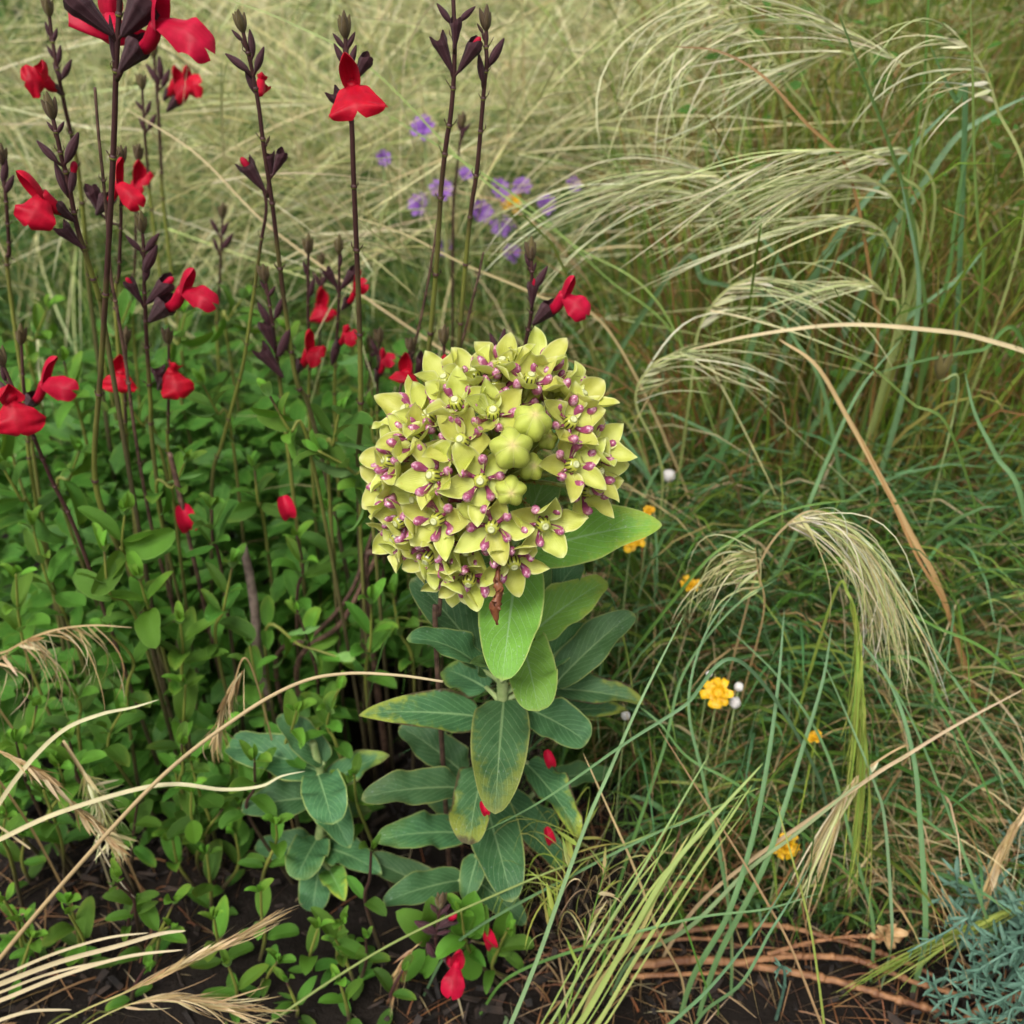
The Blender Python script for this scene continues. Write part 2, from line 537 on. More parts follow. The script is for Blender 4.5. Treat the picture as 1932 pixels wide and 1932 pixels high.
# ------------------------------------------------------------------ many thin blades in one mesh
def bez(P0, P1, P2, P3, n):
    s = np.linspace(0, 1, n + 1)[None, :, None]
    a, b, c, d = (np.asarray(p, dtype=np.float64)[:, None, :] for p in (P0, P1, P2, P3))
    return a * (1 - s) ** 3 + 3 * b * s * (1 - s) ** 2 + 3 * c * s * s * (1 - s) + d * s ** 3

def ribbon_arrays(C, w, c0, c1, fold=0.0, taper=0.8, rng=NP, basew=1.0, side=None):
    """C (N,n+1,3) centre lines -> verts (3 across), faces, colours"""
    N, m, _ = C.shape
    tan = np.gradient(C, axis=1)
    tan /= np.linalg.norm(tan, axis=2, keepdims=True) + 1e-12
    if side is None:
        side = rng.normal(size=(N, 1, 3))
    sd = np.cross(tan, side)
    sd /= np.linalg.norm(sd, axis=2, keepdims=True) + 1e-12
    nr = np.cross(sd, tan)
    s = np.linspace(0, 1, m)[None, :, None]
    ww = np.asarray(w, dtype=np.float64).reshape(-1, 1, 1) * 0.5 * np.maximum(0.06, (1 - s ** 2.2) ** taper * np.minimum(1, basew + s * 3))
    A = C - sd * ww + nr * ww * fold
    B = C + sd * ww + nr * ww * fold
    if fold:
        V = np.stack([A, C, B], axis=2); k = 3
    else:
        V = np.stack([A, B], axis=2); k = 2
    idx = np.arange(N * m * k).reshape(N, m, k)
    fs = [np.stack([idx[:, :-1, j], idx[:, 1:, j], idx[:, 1:, j + 1], idx[:, :-1, j + 1]], axis=-1).reshape(-1, 4) for j in range(k - 1)]
    Fq = np.concatenate(fs)
    col = np.asarray(c0)[:, None, :] * (1 - s) + np.asarray(c1)[:, None, :] * s
    col = np.repeat(col[:, :, None, :], k, axis=2).reshape(-1, 3)
    return V.reshape(-1, 3), Fq, col

def strand_mesh(name, chunks):
    Vs, Fs, Cs, o = [], [], [], 0
    for v, f, c in chunks:
        Vs.append(v); Fs.append(f + o); Cs.append(c); o += len(v)
    V = np.concatenate(Vs).astype(np.float32); F = np.concatenate(Fs).astype(np.int32); C = np.concatenate(Cs).astype(np.float32)
    me = bpy.data.meshes.new(name)
    me.vertices.add(len(V)); me.vertices.foreach_set('co', V.ravel())
    me.loops.add(F.size); me.loops.foreach_set('vertex_index', F.ravel())
    me.polygons.add(len(F))
    me.polygons.foreach_set('loop_start', np.arange(0, F.size, 4, dtype=np.int32))
    me.polygons.foreach_set('loop_total', np.full(len(F), 4, dtype=np.int32))
    me.polygons.foreach_set('use_smooth', np.ones(len(F), dtype=bool))
    ca = me.color_attributes.new('Col', 'FLOAT_COLOR', 'POINT')
    ca.data.foreach_set('color', np.concatenate([np.clip(C, 0, 1), np.ones((len(C), 1), np.float32)], axis=1).ravel())
    me.update(calc_edges=True)
    return me

def pal(cols, n, rng=NP, var=0.18):
    cols = np.asarray(cols)
    c = cols[rng.integers(0, len(cols), n)]
    return np.clip(c * (1 + rng.normal(size=(n, 1)) * var) * (1 + rng.normal(size=(n, 3)) * 0.05), 0.002, 0.95)

# ------------------------------------------------------------------ ground
def ground():
    # fine patch near the plants inside one sheet that runs to the horizon
    xs = np.concatenate([[-150, -40, -12, -4, -2], np.linspace(-1.2, 1.2, 97), [2, 4, 12, 40, 150]])
    ys = np.concatenate([[-150, -40, -8, -2, -0.6], np.linspace(0, 2.2, 89), [3, 5, 12, 40, 150]])
    X, Y = np.meshgrid(xs, ys)
    rs = np.random.default_rng(3)
    Z = np.zeros_like(X)
    for f, a in ((9, .005), (21, .004), (55, .0025)):
        for _ in range(4):
            kx, ky, p = rs.normal() * f, rs.normal() * f, rs.uniform(0, 6.28)
            Z += a * .5 * np.sin(kx * X + ky * Y + p)
    near = (np.abs(X) < 1.3) & (Y > -.1) & (Y < 2.3)
    Z = np.where(near, Z - 0.006, -0.006)
    n, m = X.shape
    V = np.stack([X, Y, Z], axis=-1).reshape(-1, 3)
    F = [(i * m + j, i * m + j + 1, (i + 1) * m + j + 1, (i + 1) * m + j) for i in range(n - 1) for j in range(m - 1)]
    o = obj('soil', make_mesh('soil', V, F), 'soil')
    o['kind'] = 'structure'
    # bark mulch crumbs
    parts = []
    rr = random.Random(5)
    V2, F2 = [], []
    for _ in range(5200):
        c = Vector((rr.uniform(-.45, .5), rr.uniform(.18, .75), rr.uniform(-.006, .006)))
        L, w, h = rr.uniform(.002, .014), rr.uniform(.0012, .004), rr.uniform(.0008, .002)
        q = Matrix.Rotation(rr.uniform(0, 6.28), 3, 'Z') @ Matrix.Rotation(rr.uniform(-.7, .7), 3, 'Y') @ Matrix.Rotation(rr.uniform(-.7, .7), 3, 'X')
        o0 = len(V2)
        for sx in (-1, 1):
            for sy in (-1, 1):
                for sz in (-1, 1):
                    j = rr.uniform(.6, 1.2)
                    V2.append(c + q @ Vector((sx * L / 2 * j, sy * w / 2 * j, sz * h / 2)))
        F2 += [tuple(o0 + i for i in f) for f in ((0, 1, 3, 2), (4, 6, 7, 5), (0, 4, 5, 1), (2, 3, 7, 6), (0, 2, 6, 4), (1, 5, 7, 3))]
    mo = obj('bark_mulch', make_mesh('bark_mulch', V2, F2, smooth=False), 'mulch')
    mo['kind'] = 'stuff'
    tag(mo, 'dark crumbs of bark mulch lying on the black soil', 'mulch')
ground()

# ------------------------------------------------------------------ milkweed
PF_MILK = [prof(.34, .52), prof(.36, .72), prof(.45, .42), prof(.32, .85)]

def big_leaf(root, b, t, w, nrm=(0, 0, 1), camw=0.7, bend=.5, tip=.4, fold=.35, wave=.12, pf=1, yel=0., brn=0., young=0., seed=0, twist=0., side=0., tilt=0.):
    """b, t: (px, py, Y) of base and tip; w: width in px"""
    B, Tp = P(*b), P(*t)
    x = Tp - B
    mid = (B + Tp) / 2
    n = Vector(nrm) + (CAMP - mid).normalized() * camw
    if tilt:
        n = Matrix.Rotation(tilt, 3, x.normalized()) @ n
    W = w * px_at((b[2] + t[2]) / 2) * 1.08
    me = sheet('leaf', x.length, W, PF_MILK[pf], 24, 6, bend, tip, .65, fold, 0, wave * 1.6 + .04, R.uniform(1.5, 2.6), side, twist, seed)
    o = obj('leaf', me, 'milkleaf', root, frame(B, x, n))
    o['yel'] = yel; o['brn'] = brn; o['young'] = young
    return o

SX, SY = 946, 0.372            # stem column of the milkweed
mw_root = thing('milkweed_plant', 'milkweed plant with domed head of pale yellow-green and purple flowers', 'milkweed', (P(SX, 1700, SY).x, SY, 0))
stem_pts = [Vector((P(SX, 1700, SY).x, SY + .004, -.01)), P(944, 1560, SY), P(950, 1400, SY - .001), P(948, 1290, SY), P(950, 1160, SY + .004), P(952, 1030, SY + .012), P(950, 930, SY + .018)]
st = obj('stem', tube('stem', catmull(stem_pts, 50), lambda s: .0034 - .0012 * s, 10), 'milkstem', mw_root)

LV = [
 # base            tip              w   opts
 ((1000, 1040, .385), (1249, 990, .375), 112, dict(young=.9, yel=.55, fold=.3, bend=.5, tilt=.25, seed=1, pf=1, wave=.06)),
 ((975, 1075, .372), (948, 1284, .318), 122, dict(young=.85, fold=.28, bend=.6, seed=2, pf=0, wave=.12, camw=.9)),
 ((1000, 1198, .372), (1146, 1098, .400), 88, dict(young=.85, yel=.6, fold=.32, bend=.5, seed=3, pf=1, camw=.9)),
 ((1050, 1288, .378), (1197, 1158, .395), 78, dict(young=.05, fold=.4, bend=.5, seed=4, pf=0, camw=.9)),
 ((1020, 1262, .385), (1112, 1180, .40), 66, dict(young=.1, fold=.5, seed=5, pf=1)),
 ((984, 1208, .366), (1016, 1342, .325), 104, dict(young=.85, fold=.3, bend=.55, wave=.24, seed=6, pf=2, camw=.9)),
 ((1036, 1135, .39), (1092, 1062, .41), 64, dict(young=.02, fold=.4, seed=7, pf=0)),
 ((996, 1175, .385), (1030, 1048, .41), 62, dict(young=.45, fold=.4, seed=8, pf=1)),
 ((915, 1250, .377), (776, 1092, .395), 92, dict(fold=.35, bend=.4, seed=9, pf=0, camw=.8)),
 ((915, 1268, .374), (767, 1206, .362), 66, dict(fold=.5, bend=.5, seed=10, pf=0, wave=.16, side=-.05)),
 ((946, 1284, .368), (886, 1252, .352), 52, dict(young=.3, fold=.9, seed=11, pf=1, wave=.3)),
 ((902, 1352, .372), (677, 1350, .358), 88, dict(yel=.9, brn=.9, fold=.35, seed=12, pf=3, tilt=-.15, wave=.05)),
 ((950, 1322, .370), (934, 1536, .306), 122, dict(yel=.55, brn=.15, fold=.22, bend=.5, seed=13, pf=0, wave=.06, camw=.9)),
 ((990, 1335, .374), (1108, 1402, .352), 92, dict(fold=.3, seed=14, pf=2, wave=.05, camw=.8)),
 ((1040, 1300, .385), (1221, 1330, .372), 70, dict(yel=.7, brn=1., fold=.55, seed=15, pf=3, wave=.16)),
 ((1050, 1345, .388), (1185, 1342, .382), 62, dict(yel=.9, brn=.8, fold=.45, seed=16, pf=3, wave=.2)),
 ((920, 1300, .38), (835, 1265, .40), 84, dict(yel=.5, brn=.9, fold=.3, seed=17, pf=1)),
 ((878, 1462, .385), (753, 1372, .395), 84, dict(fold=.3, seed=18, pf=0)),
 ((870, 1486, .374), (682, 1508, .355), 82, dict(yel=.1, fold=.35, seed=19, pf=0, camw=.8)),
 ((920, 1436, .366), (888, 1594, .318), 100, dict(yel=.75, brn=.85, fold=.35, seed=20, pf=2, tilt=.3, camw=.8)),
 ((992, 1440, .372), (1090, 1592, .332), 86, dict(yel=1., brn=1., fold=.35, seed=21, pf=3, tilt=-.3, wave=.14, tip=.9)),
 ((912, 1505, .37), (966, 1702, .315), 116, dict(fold=.25, seed=22, pf=0, wave=.06, camw=.8)),
 ((878, 1572, .38), (710, 1588, .36), 84, dict(yel=.15, fold=.3, seed=23, pf=0)),
 ((950, 1530, .39), (1054, 1560, .385), 66, dict(fold=.3, seed=24, pf=0)),
 ((825, 1685, .362), (676, 1618, .372), 74, dict(fold=.35, seed=25, pf=1)),
 ((872, 1660, .36), (722, 1706, .338), 76, dict(fold=.3, seed=26, pf=0)),
 ((902, 1612, .355), (878, 1704, .335), 58, dict(yel=.2, fold=.3, seed=27, pf=1)),
 ((1036, 1472, .40), (1158, 1462, .41), 52, dict(young=.1, fold=.3, seed=28, pf=1)),
 ((985, 1010, .40), (1052, 860, .405), 92, dict(young=.45, fold=.2, seed=29, pf=1, camw=1.4)),
 ((840, 1030, .395), (698, 962, .395), 66, dict(young=.5, fold=.3, seed=30, pf=1)),
 ((925, 1010, .395), (860, 1085, .38), 80, dict(young=.55, fold=.2, seed=31, pf=1, camw=1.2)),
 ((870, 1180, .395), (905, 1060, .40), 70, dict(young=.2, fold=.3, seed=32, pf=1)),
 ((930, 1480, .385), (1060, 1640, .36), 70, dict(fold=.3, seed=33, pf=0)),
 ((900, 1560, .385), (800, 1490, .40), 74, dict(fold=.3, seed=34, pf=0, yel=.2)),
 ((890, 1655, .360), (990, 1745, .332), 74, dict(fold=.3, seed=35, pf=0)),
]
def petiole(root, B):
    """short stalk from the stem axis to a leaf base"""
    best = min(stem_curve, key=lambda q: (q - (B - Vector((0, 0, .004)))).length)
    if (best - B).length < .0015: return
    obj('petiole', tube('petiole', catmull([best, best.lerp(B, .5) + Vector((0, 0, .001)), B.lerp(best, -.12)], 6), lambda s: .0017 - .0006 * s, 7), 'milkstem', root)
stem_curve = catmull(stem_pts, 60)
for b, t, w, kw in LV:
    lf = big_leaf(mw_root, b, t, w, **kw)
    petiole(mw_root, P(*b))

# --- flower head
HC = P(946, 889, .372)
Fc = (HC - CAMP).normalized()
Hr = Vector((1, 0, 0))
Hu = Hr.cross(Fc).normalized()
PX = 2 * T / 1932.0 * (HC - CAMP).dot(Vector((0, CP, -SP)))
UMB = HC + Fc * .012 - Hu * .006
PF_PET = [prof(.62, .78), prof(.7, .72), prof(.7, .95)]
hood_me = []
for i in range(3):
    c = [(.0016, .0006), (.0032, .0004 - .0003 * i), (.0050, .0007), (.0063, .0020), (.0071 - .0004 * i, .0038)]
    pts = catmull([Vector((a, 0, b)) for a, b in c], 12)
    end = pts[-1] + (pts[-1] - pts[-2]).normalized() * .0007
    pts.append(end)
    rad = [.00075, .0007, .0007, .00072, .0008, .00095, .00115, .00135, .0015, .0016, .00158, .00142, .00108, .0005]
    hood_me.append(tube('hood', pts, rad, 10))
    hood_me[-1].materials.append(MAT['hood'])
col_me = lathe('flower', [(.0013, -.0006), (.0019, .0002), (.00215, .0012), (.0022, .0025), (.0020, .0035), (.0015, .0040), (.0002, .0041)], 30,
               lambda s, t: 1 + .10 * abs(math.cos(2.5 * t)) * (1 if s < .9 else 0))
col_me.materials.append(MAT['column'])
stig_me = lathe('stigma', [(.0010, .0034), (.0013, .0040), (.0012, .0044), (.0007, .0045), (.0004, .0043), (.00002, .0043)], 16)
stig_me.materials.append(MAT['stigma'])

def head_point(cx, cy, depth=.030, R0=.0520):
    dx, dy = (676.2 + cx * .3 - 946) * PX * .97, -(636.1 + cy * .3 - 889) * PX * .96
    q = min(.97, (dx * dx + dy * dy) / R0 ** 2)
    z = math.sqrt(1 - q)
    pos = HC + Hr * dx + Hu * dy - Fc * depth * z
    n = (Hr * dx + Hu * dy) / R0 - Fc * z
    return pos, n.normalized()

aph_spots = []
def mflower(cx, cy, open_=.5, spin=0., up=.15, depth=.030, size=1., curl=.3, seed=0, full=True):
    rr = random.Random(seed * 17 + 3)
    pos, n = head_point(cx, cy, depth)
    n = (n + UP * up + Vector((rr.uniform(-.1, .1), rr.uniform(-.1, .1), rr.uniform(-.1, .1)))).normalized()
    ref = n.cross(Vector((.2, .9, .3))).normalized()
    m = frame(pos, n, ref) @ Matrix.Scale(size, 4)
    m = m @ Matrix.Scale(1.22, 4)
    fl = obj('flower', col_me, None, mw_root, m)
    def child(name, me, mw):
        ob = bpy.data.objects.new(name, me)
        COL.objects.link(ob)
        ob.parent = fl
        ob.matrix_local = m.inverted() @ mw
        return ob
    child('stigma', stig_me, m)
    y = n.cross(ref)
    a0 = spin
    for i in range(5):
        a = a0 + i * 1.25664 + rr.uniform(-.08, .08)
        rd = ref * math.cos(a) + y * math.sin(a)
        e = open_ + .10 + rr.uniform(-.2, .2)
        X = rd * math.cos(e) + n * math.sin(e)
        Z = -rd * math.sin(e) + n * math.cos(e)
        L = .0160 * size * rr.uniform(.9, 1.1)
        W = .0101 * size * rr.uniform(.88, 1.1)
        pm = sheet('petal', L, W, PF_PET[rr.randrange(3)], 14, 5, bend=-.85 + rr.uniform(-.3, .3), tip=rr.uniform(.2, 1.0) * curl * 2.2, tip0=.62,
                   fold=0, cup=rr.uniform(.40, .8), wave=rr.uniform(.08, .34), wf=rr.uniform(.8, 1.5), side=rr.uniform(-.04, .04), twist=rr.uniform(-.3, .3), seed=seed * 7 + i)
        pm.materials.append(MAT['petal'])
        child('petal', pm, frame(pos + rd * .0013 * size - n * .0006 * size, X, Z))
        a2 = a + .6283
        rd2 = ref * math.cos(a2) + y * math.sin(a2)
        child('hood', hood_me[rr.randrange(3)], frame(pos + n * .0004, rd2, n) @ Matrix.Scale(size * rr.uniform(1.12, 1.3), 4))
    # pedicel
    p0 = UMB; p3 = pos - n * .0005
    mid = p0.lerp(p3, .5) + UP * .002 + n * -.004
    pts = catmull([p0, mid, p3], 10)
    V, F, UV = tube_data(pts, lambda s: .0010 + .0005 * (s > .9), 7)
    pm = make_mesh('pedicel', V, F, UV); pm.materials.append(MAT['pedicel'])
    child('pedicel', pm, Matrix.Identity(4))
    if rr.random() < .7:
        aph_spots.extend([pts[q] for q in (4, 5, 6, 7)])
    return fl

FL = [ # crop x, y, openness, spin, up, depth
 (1065, 305, .55, .3, .25, .03), (635, 445, .5, .9, .2, .03), (848, 505, .6, .2, .2, .032), (675, 668, .42, .5, .12, .033),
 (1305, 560, .5, .1, .15, .031), (1310, 810, .28, .55, .05, .03), (785, 895, .18, .35, .0, .036), (510, 872, .4, .0, .1, .034),
 (232, 785, .45, .7, .1, .03), (530, 1130, .36, .4, .05, .034), (850, 1170, .3, .8, .0, .034), (1140, 1155, .42, .3, .0, .033),
 (300, 1140, .45, .9, .0, .030), (467, 1360, .4, .2, .0, .030), (708, 1500, .42, .6, .0, .028), (968, 1385, .42, .4, .0, .030),
 (1370, 400, .55, .4, .25, .026), (910, 200, .6, .8, .3, .024), (470, 520, .55, .1, .2, .026), (1480, 690, .5, .6, .15, .022),
 (1470, 850, .45, .2, .1, .020), (385, 640, .5, .4, .15, .027), (190, 940, .5, .1, .05, .024), (740, 270, .55, .6, .3, .022),
 (1130, 190, .6, .2, .3, .018), (260, 1250, .5, .5, .0, .022), (560, 300, .6, .4, .3, .018), (590, 1520, .45, .1, .0, .02), (330, 480, .5, .7, .2, .016),
 (985, 430, .6, .1, .2, .020), (420, 760, .5, .5, .1, .020), (400, 1010, .5, .2, .05, .022), (640, 780, .55, .9, .1, .024), (690, 1310, .5, .3, .0, .020),
 (1240, 440, .6, .6, .2, .016), (560, 1290, .5, .8, .0, .022), (370, 1360, .5, .1, .0, .014), (1420, 960, .5, .4, .05, .014), (860, 330, .6, .5, .25, .020), (1190, 290, .6, .9, .3, .014),
 (700, 1050, .5, .3, .0, .022),
]
for i, (cx, cy, op, sp, up, dp) in enumerate(FL):
    mflower(cx, cy, op, sp, up, dp, curl=.45 if i in (5, 6, 10, 11) else .22, seed=i + 1)

def bud_fx(s, t):
    lob = .5 + .5 * math.cos(5 * t)
    lob = lob ** .8
    amt = .22 * math.sin(min(1, s * 1.05) * math.pi) ** .8
    return (1 - amt * .75 + amt * lob, -.03 * (1 - lob) * math.sin(s * math.pi))
bud_me = lathe('bud', [(.02, 0), (.20, .02), (.34, .10), (.45, .26), (.52, .44), (.535, .60), (.50, .74), (.42, .86), (.30, .96), (.16, 1.02), (.06, 1.03), (.005, 1.02)], 60, bud_fx)
bud_me.materials.append(MAT['bud'])
for cx, cy, dp, s, up in ((960, 705, .050, .0150, .1), (1085, 535, .046, .0140, .25), (1085, 815, .036, .0100, .1), (955, 965, .042, .0112, -.05), (1185, 640, .030, .008, .2)):
    pos, n = head_point(cx, cy, dp)
    n = (n + UP * up - Fc * .25).normalized()
    base = pos - n * s * .75
    b = obj('bud', bud_me, None, mw_root, frame(base, n, UP + Hr * R.uniform(-.5, .5)) @ Matrix.Scale(s, 4))
    V, F, UV = tube_data(catmull([UMB, UMB.lerp(base, .5) + UP * .001, base + n * .0008], 10), lambda q: .0011, 7)
    ob = obj('pedicel', make_mesh('pedicel', V, F, UV), 'pedicel', mw_root)
    aph_spots.extend([UMB.lerp(base, q) for q in (.4, .55, .7, .85)])

# withered flower hanging below the head
wroot = [P(941, 1068, .332), P(938, 1096, .327), P(942, 1118, .325), P(934, 1146, .323), P(938, 1178, .322)]
V, F, UV = tube_data(catmull(wroot, 24), lambda s: .0009 + .0010 * math.exp(-((s - .36) / .14) ** 2) + .0014 * math.exp(-((s - .72) / .13) ** 2) - .0006 * (s > .95), 9)
rr = random.Random(4)
V = [v + Vector((rr.uniform(-1, 1), rr.uniform(-1, 1), rr.uniform(-1, 1))) * .00035 for v in V]
wf = obj('withered_flower', make_mesh('withered_flower', V, F, UV), 'withered', mw_root)
wf['label'] = 'shrivelled brown flower hanging under the head'
for b, t, w in (((935, 1140, .323), (926, 1134, .320), 9), ((940, 1118, .325), (950, 1108, .322), 6), ((938, 1100, .327), (931, 1090, .324), 6), ((936, 1142, .322), (945, 1150, .320), 7)):
    B, Tp = P(*b), P(*t)
    obj('withered_petal', sheet('withered_petal', (Tp - B).length, w * px_at(.34), prof(.4, .6), 6, 2, .5, .5, .6, .6, 0, .3, 1, seed=int(w)), 'withered', wf, frame(B, Tp - B, CAMP - B))
V, F, UV = tube_data(catmull([UMB, P(948, 1000, .36), P(946, 1040, .340), P(941, 1070, .332)], 8), lambda s: .0007, 6)
obj('pedicel', make_mesh('pedicel', V, F, UV), 'withered', mw_root)

# aphids on the pedicels
V2, F2, U2 = [], [], []
rr = random.Random(9)
for c in aph_spots * 5:
    o0 = len(V2)
    d = Vector((rr.gauss(0, 1), rr.gauss(0, 1), rr.gauss(0, 1))).normalized()
    c = c + d * .0013 + Vector((rr.uniform(-1, 1), rr.uniform(-1, 1), rr.uniform(-1, 1))) * .0006
    s = rr.uniform(.00035, .0006)
    for a in ((1, 0, 0), (-1, 0, 0), (0, 1, 0), (0, -1, 0), (0, 0, 1), (0, 0, -1)):
        V2.append(c + Vector(a) * s)
    F2 += [tuple(o0 + i for i in f) for f in ((0, 2, 4), (2, 1, 4), (1, 3, 4), (3, 0, 4), (2, 0, 5), (1, 2, 5), (3, 1, 5), (0, 3, 5))]
ao = obj('aphids', make_mesh('aphids', V2, F2), 'aphid')
ao['kind'] = 'stuff'
tag(ao, 'tiny orange aphids crusting the flower stalks inside the milkweed head', 'aphids')

# second, flowerless milkweed shoot on the left, low down
X0 = P(596, 1685, 0.388)
mw2 = thing('milkweed_plant', 'flowerless milkweed shoot of dull blue-green leaves among the sage', 'milkweed', (X0.x, 0.388, 0))
stem_pts = [Vector((X0.x, 0.390, -.01)), P(600, 1600, 0.388), P(612, 1520, 0.386), P(605, 1460, 0.384), P(590, 1400, 0.384)]
stem_curve = catmull(stem_pts, 60)
obj('stem', tube('stem', catmull(stem_pts, 30), lambda s: .003 - .001 * s, 8), 'milkstem', mw2)
for b, t, w, kw in (
 ((600, 1455, 0.384), (428, 1410, 0.393), 92, dict(fold=.3, seed=51, pf=0)), ((612, 1440, 0.384), (525, 1350, 0.398), 66, dict(fold=.3, seed=52, pf=0)),
 ((600, 1462, 0.382), (628, 1556, 0.343), 96, dict(fold=.2, seed=53, pf=2, wave=.12)), ((590, 1505, 0.384), (455, 1530, 0.376), 84, dict(fold=.3, seed=54, pf=1)),
 ((618, 1480, 0.384), (735, 1425, 0.388), 66, dict(fold=.3, seed=55, pf=1, yel=.6, brn=.6)), ((600, 1580, 0.388), (560, 1660, 0.358), 88, dict(fold=.25, seed=56, pf=2, yel=.15)),
 ((615, 1560, 0.388), (700, 1530, 0.378), 70, dict(fold=.3, seed=57, pf=1, brn=.4, yel=.3)), ((605, 1620, 0.388), (590, 1720, 0.363), 76, dict(fold=.3, seed=58, pf=2)),
 ((615, 1600, 0.388), (720, 1650, 0.358), 80, dict(fold=.3, seed=59, pf=1)), ((600, 1610, 0.388), (480, 1600, 0.388), 82, dict(fold=.3, seed=60, pf=1)),
 ((620, 1640, 0.378), (650, 1700, 0.353), 60, dict(fold=.3, seed=61, pf=1, yel=1., young=.6)), ((605, 1500, 0.385), (660, 1600, 0.358), 80, dict(fold=.3, seed=62, pf=1))):
    big_leaf(mw2, b, t, w, **kw)
    petiole(mw2, P(*b))

# ------------------------------------------------------------------ red sage: calyces, flowers, stems
def calyx_mesh(kind):
    n = 15
    prf = []
    for i in range(n):
        s = i / (n - 1)
        if kind == 'bud':
            r = .155 * math.sin(math.pi * min(1, s * .93 + .05)) ** .8 * (1 - .35 * s) + .012
        else:
            r = .05 + .22 * min(1, s * 1.25) ** .9 - .02 * max(0, s - .8)
        prf.append((r, s))
    def fx(s, t):
        rib = 1 + .07 * math.cos(9 * t)
        if kind == 'bud':
            return rib
        # two pointed lips at the mouth
        lip = (.5 + .5 * math.cos(2 * t)) ** 1.6
        return (rib * (1 + .12 * (s > .75) * lip), (.22 * lip - .16) * max(0, s - .6) / .4)
    me = lathe('calyx', prf, 36, fx)
    if kind == 'bud':
        pass
    me.materials.append(MAT['calyx'])
    return me
CAL_BUD, CAL_OPEN = calyx_mesh('bud'), calyx_mesh('open')
# red bud tip pushing out of a calyx
REDTIP = lathe('corolla_tip', [(.10, .72), (.125, .86), (.12, .98), (.09, 1.06), (.04, 1.10), (.004, 1.11)], 14)
REDTIP.materials.append(MAT['red'])

def add_calyx(root, b, t, kind='bud', wide=1.0, redtip=False, green=0.0, stemp=None):
    """b,t (px,py,Y): base at the stem and pointed end"""
    B, Tp = P(*b), P(*t)
    x = Tp - B
    L = x.length
    m = frame(B, x, UP + Vector((R.uniform(-.4, .4), -.3, 0)))
    sc = Matrix.Diagonal((L, L * wide, L * wide, 1))
    o = obj('calyx', CAL_BUD if kind == 'bud' else CAL_OPEN, None, root, m @ sc)
    o['green'] = green
    if redtip:
        ob = bpy.data.objects.new('corolla_tip', REDTIP)
        COL.objects.link(ob); ob.parent = o
        ob['pink'] = .8
    if stemp is not None:
        obj('pedicel', tube('pedicel', catmull([stemp, stemp.lerp(B, .5) + (B - stemp).cross(Vector((0, 1, 0))) * .1, B + x * .06], 6), lambda s: .0007, 6), 'sagestem', root)['purple'] = 1.0
    return o

def lipprof(s):
    # narrow throat, then a broad two-lobed skirt
    w = .16 + 1.06 * (max(0, s - .04) / .6) ** .85 if s < .64 else 1.0 + .12 * math.cos((s - .64) / .36 * math.pi / 2)
    if s > .86: w *= math.sqrt(max(.02, 1 - ((s - .86) / .145) ** 2))
    return max(.05, w / 1.15)

def add_flower(root, cal_b, mouth, lip, up, lw=62, upw=20, tubew=17, cal_f=.55, pink=0.3, calyx=True, face=(0, -.5, .3), lipside=0., seed=0, lipbend=.9):
    """cal_b: base of the calyx, mouth: throat of the corolla, lip: end of the lower lip, up: end of the hooded upper lip - all (px,py,Y)"""
    rr = random.Random(seed)
    B, Mo, Lp, Up_ = P(*cal_b), P(*mouth), P(*lip), P(*up)
    s1 = px_at(mouth[2])
    ax = Mo - B
    c = B.lerp(Mo, cal_f)
    # corolla tube: starts in the calyx and swells to the throat
    bel = (Lp - Up_).normalized() * ax.length * .06
    pts = catmull([B.lerp(Mo, cal_f * .7), c + bel, B.lerp(Mo, (1 + cal_f) / 2) + bel * 1.4, Mo + ax.normalized() * .0012], 12)
    r0 = tubew * s1 / 2
    V, F, UV = tube_data(pts, lambda s: r0 * (.55 + .5 * math.sin(min(1, s * 1.2) * math.pi / 2) - .18 * max(0, s - .75) / .25), 12)
    fl = obj('flower', make_mesh('flower', V, F, UV), 'red', root)
    fl['pink'] = pink
    def child(name, me, mat, mw):
        me.materials.append(MAT[mat])
        ob = bpy.data.objects.new(name, me)
        COL.objects.link(ob); ob.parent = fl
        ob.matrix_local = mw
        ob['pink'] = pink
        return ob
    # lower lip
    x = Lp - Mo
    nrm = (CAMP - Mo).normalized() + Vector(face)
    mid = Mo - x * .10
    me = sheet('lower_lip', x.length * 1.1, lw * s1, lipprof, 22, 9, bend=lipbend, tip=.7, tip0=.6, fold=-.12, cup=-.28, wave=.20, wf=1.7, side=lipside, seed=seed, notch=.17)
    child('lower_lip', me, 'red', frame(mid, x, nrm))
    # upper lip: a folded hood
    x2 = Up_ - Mo
    sidev = x2.cross(Lp - Mo)
    if sidev.length < 1e-9: sidev = Vector((1, 0, 0))
    nn = sidev.cross(x2)            # points towards the lower-lip side
    if nn.dot(Lp - Mo) < 0: nn = -nn
    me = sheet('upper_lip', x2.length * 1.12, upw * 1.35 * s1, prof(.22, .30, .12), 14, 5, bend=-.7, tip=-.9, tip0=.55, cup=1.1, fold=.2, seed=seed + 3)
    child('upper_lip', me, 'red', frame(Mo - x2 * .12, x2, nn))
    if calyx:
        L = (c - B).length * 1.25
        m = frame(B, ax, (Up_ - Lp))
        o = obj('calyx', CAL_OPEN, None, root, m @ Matrix.Diagonal((L, L * .95, L * .95, 1)))
    return fl

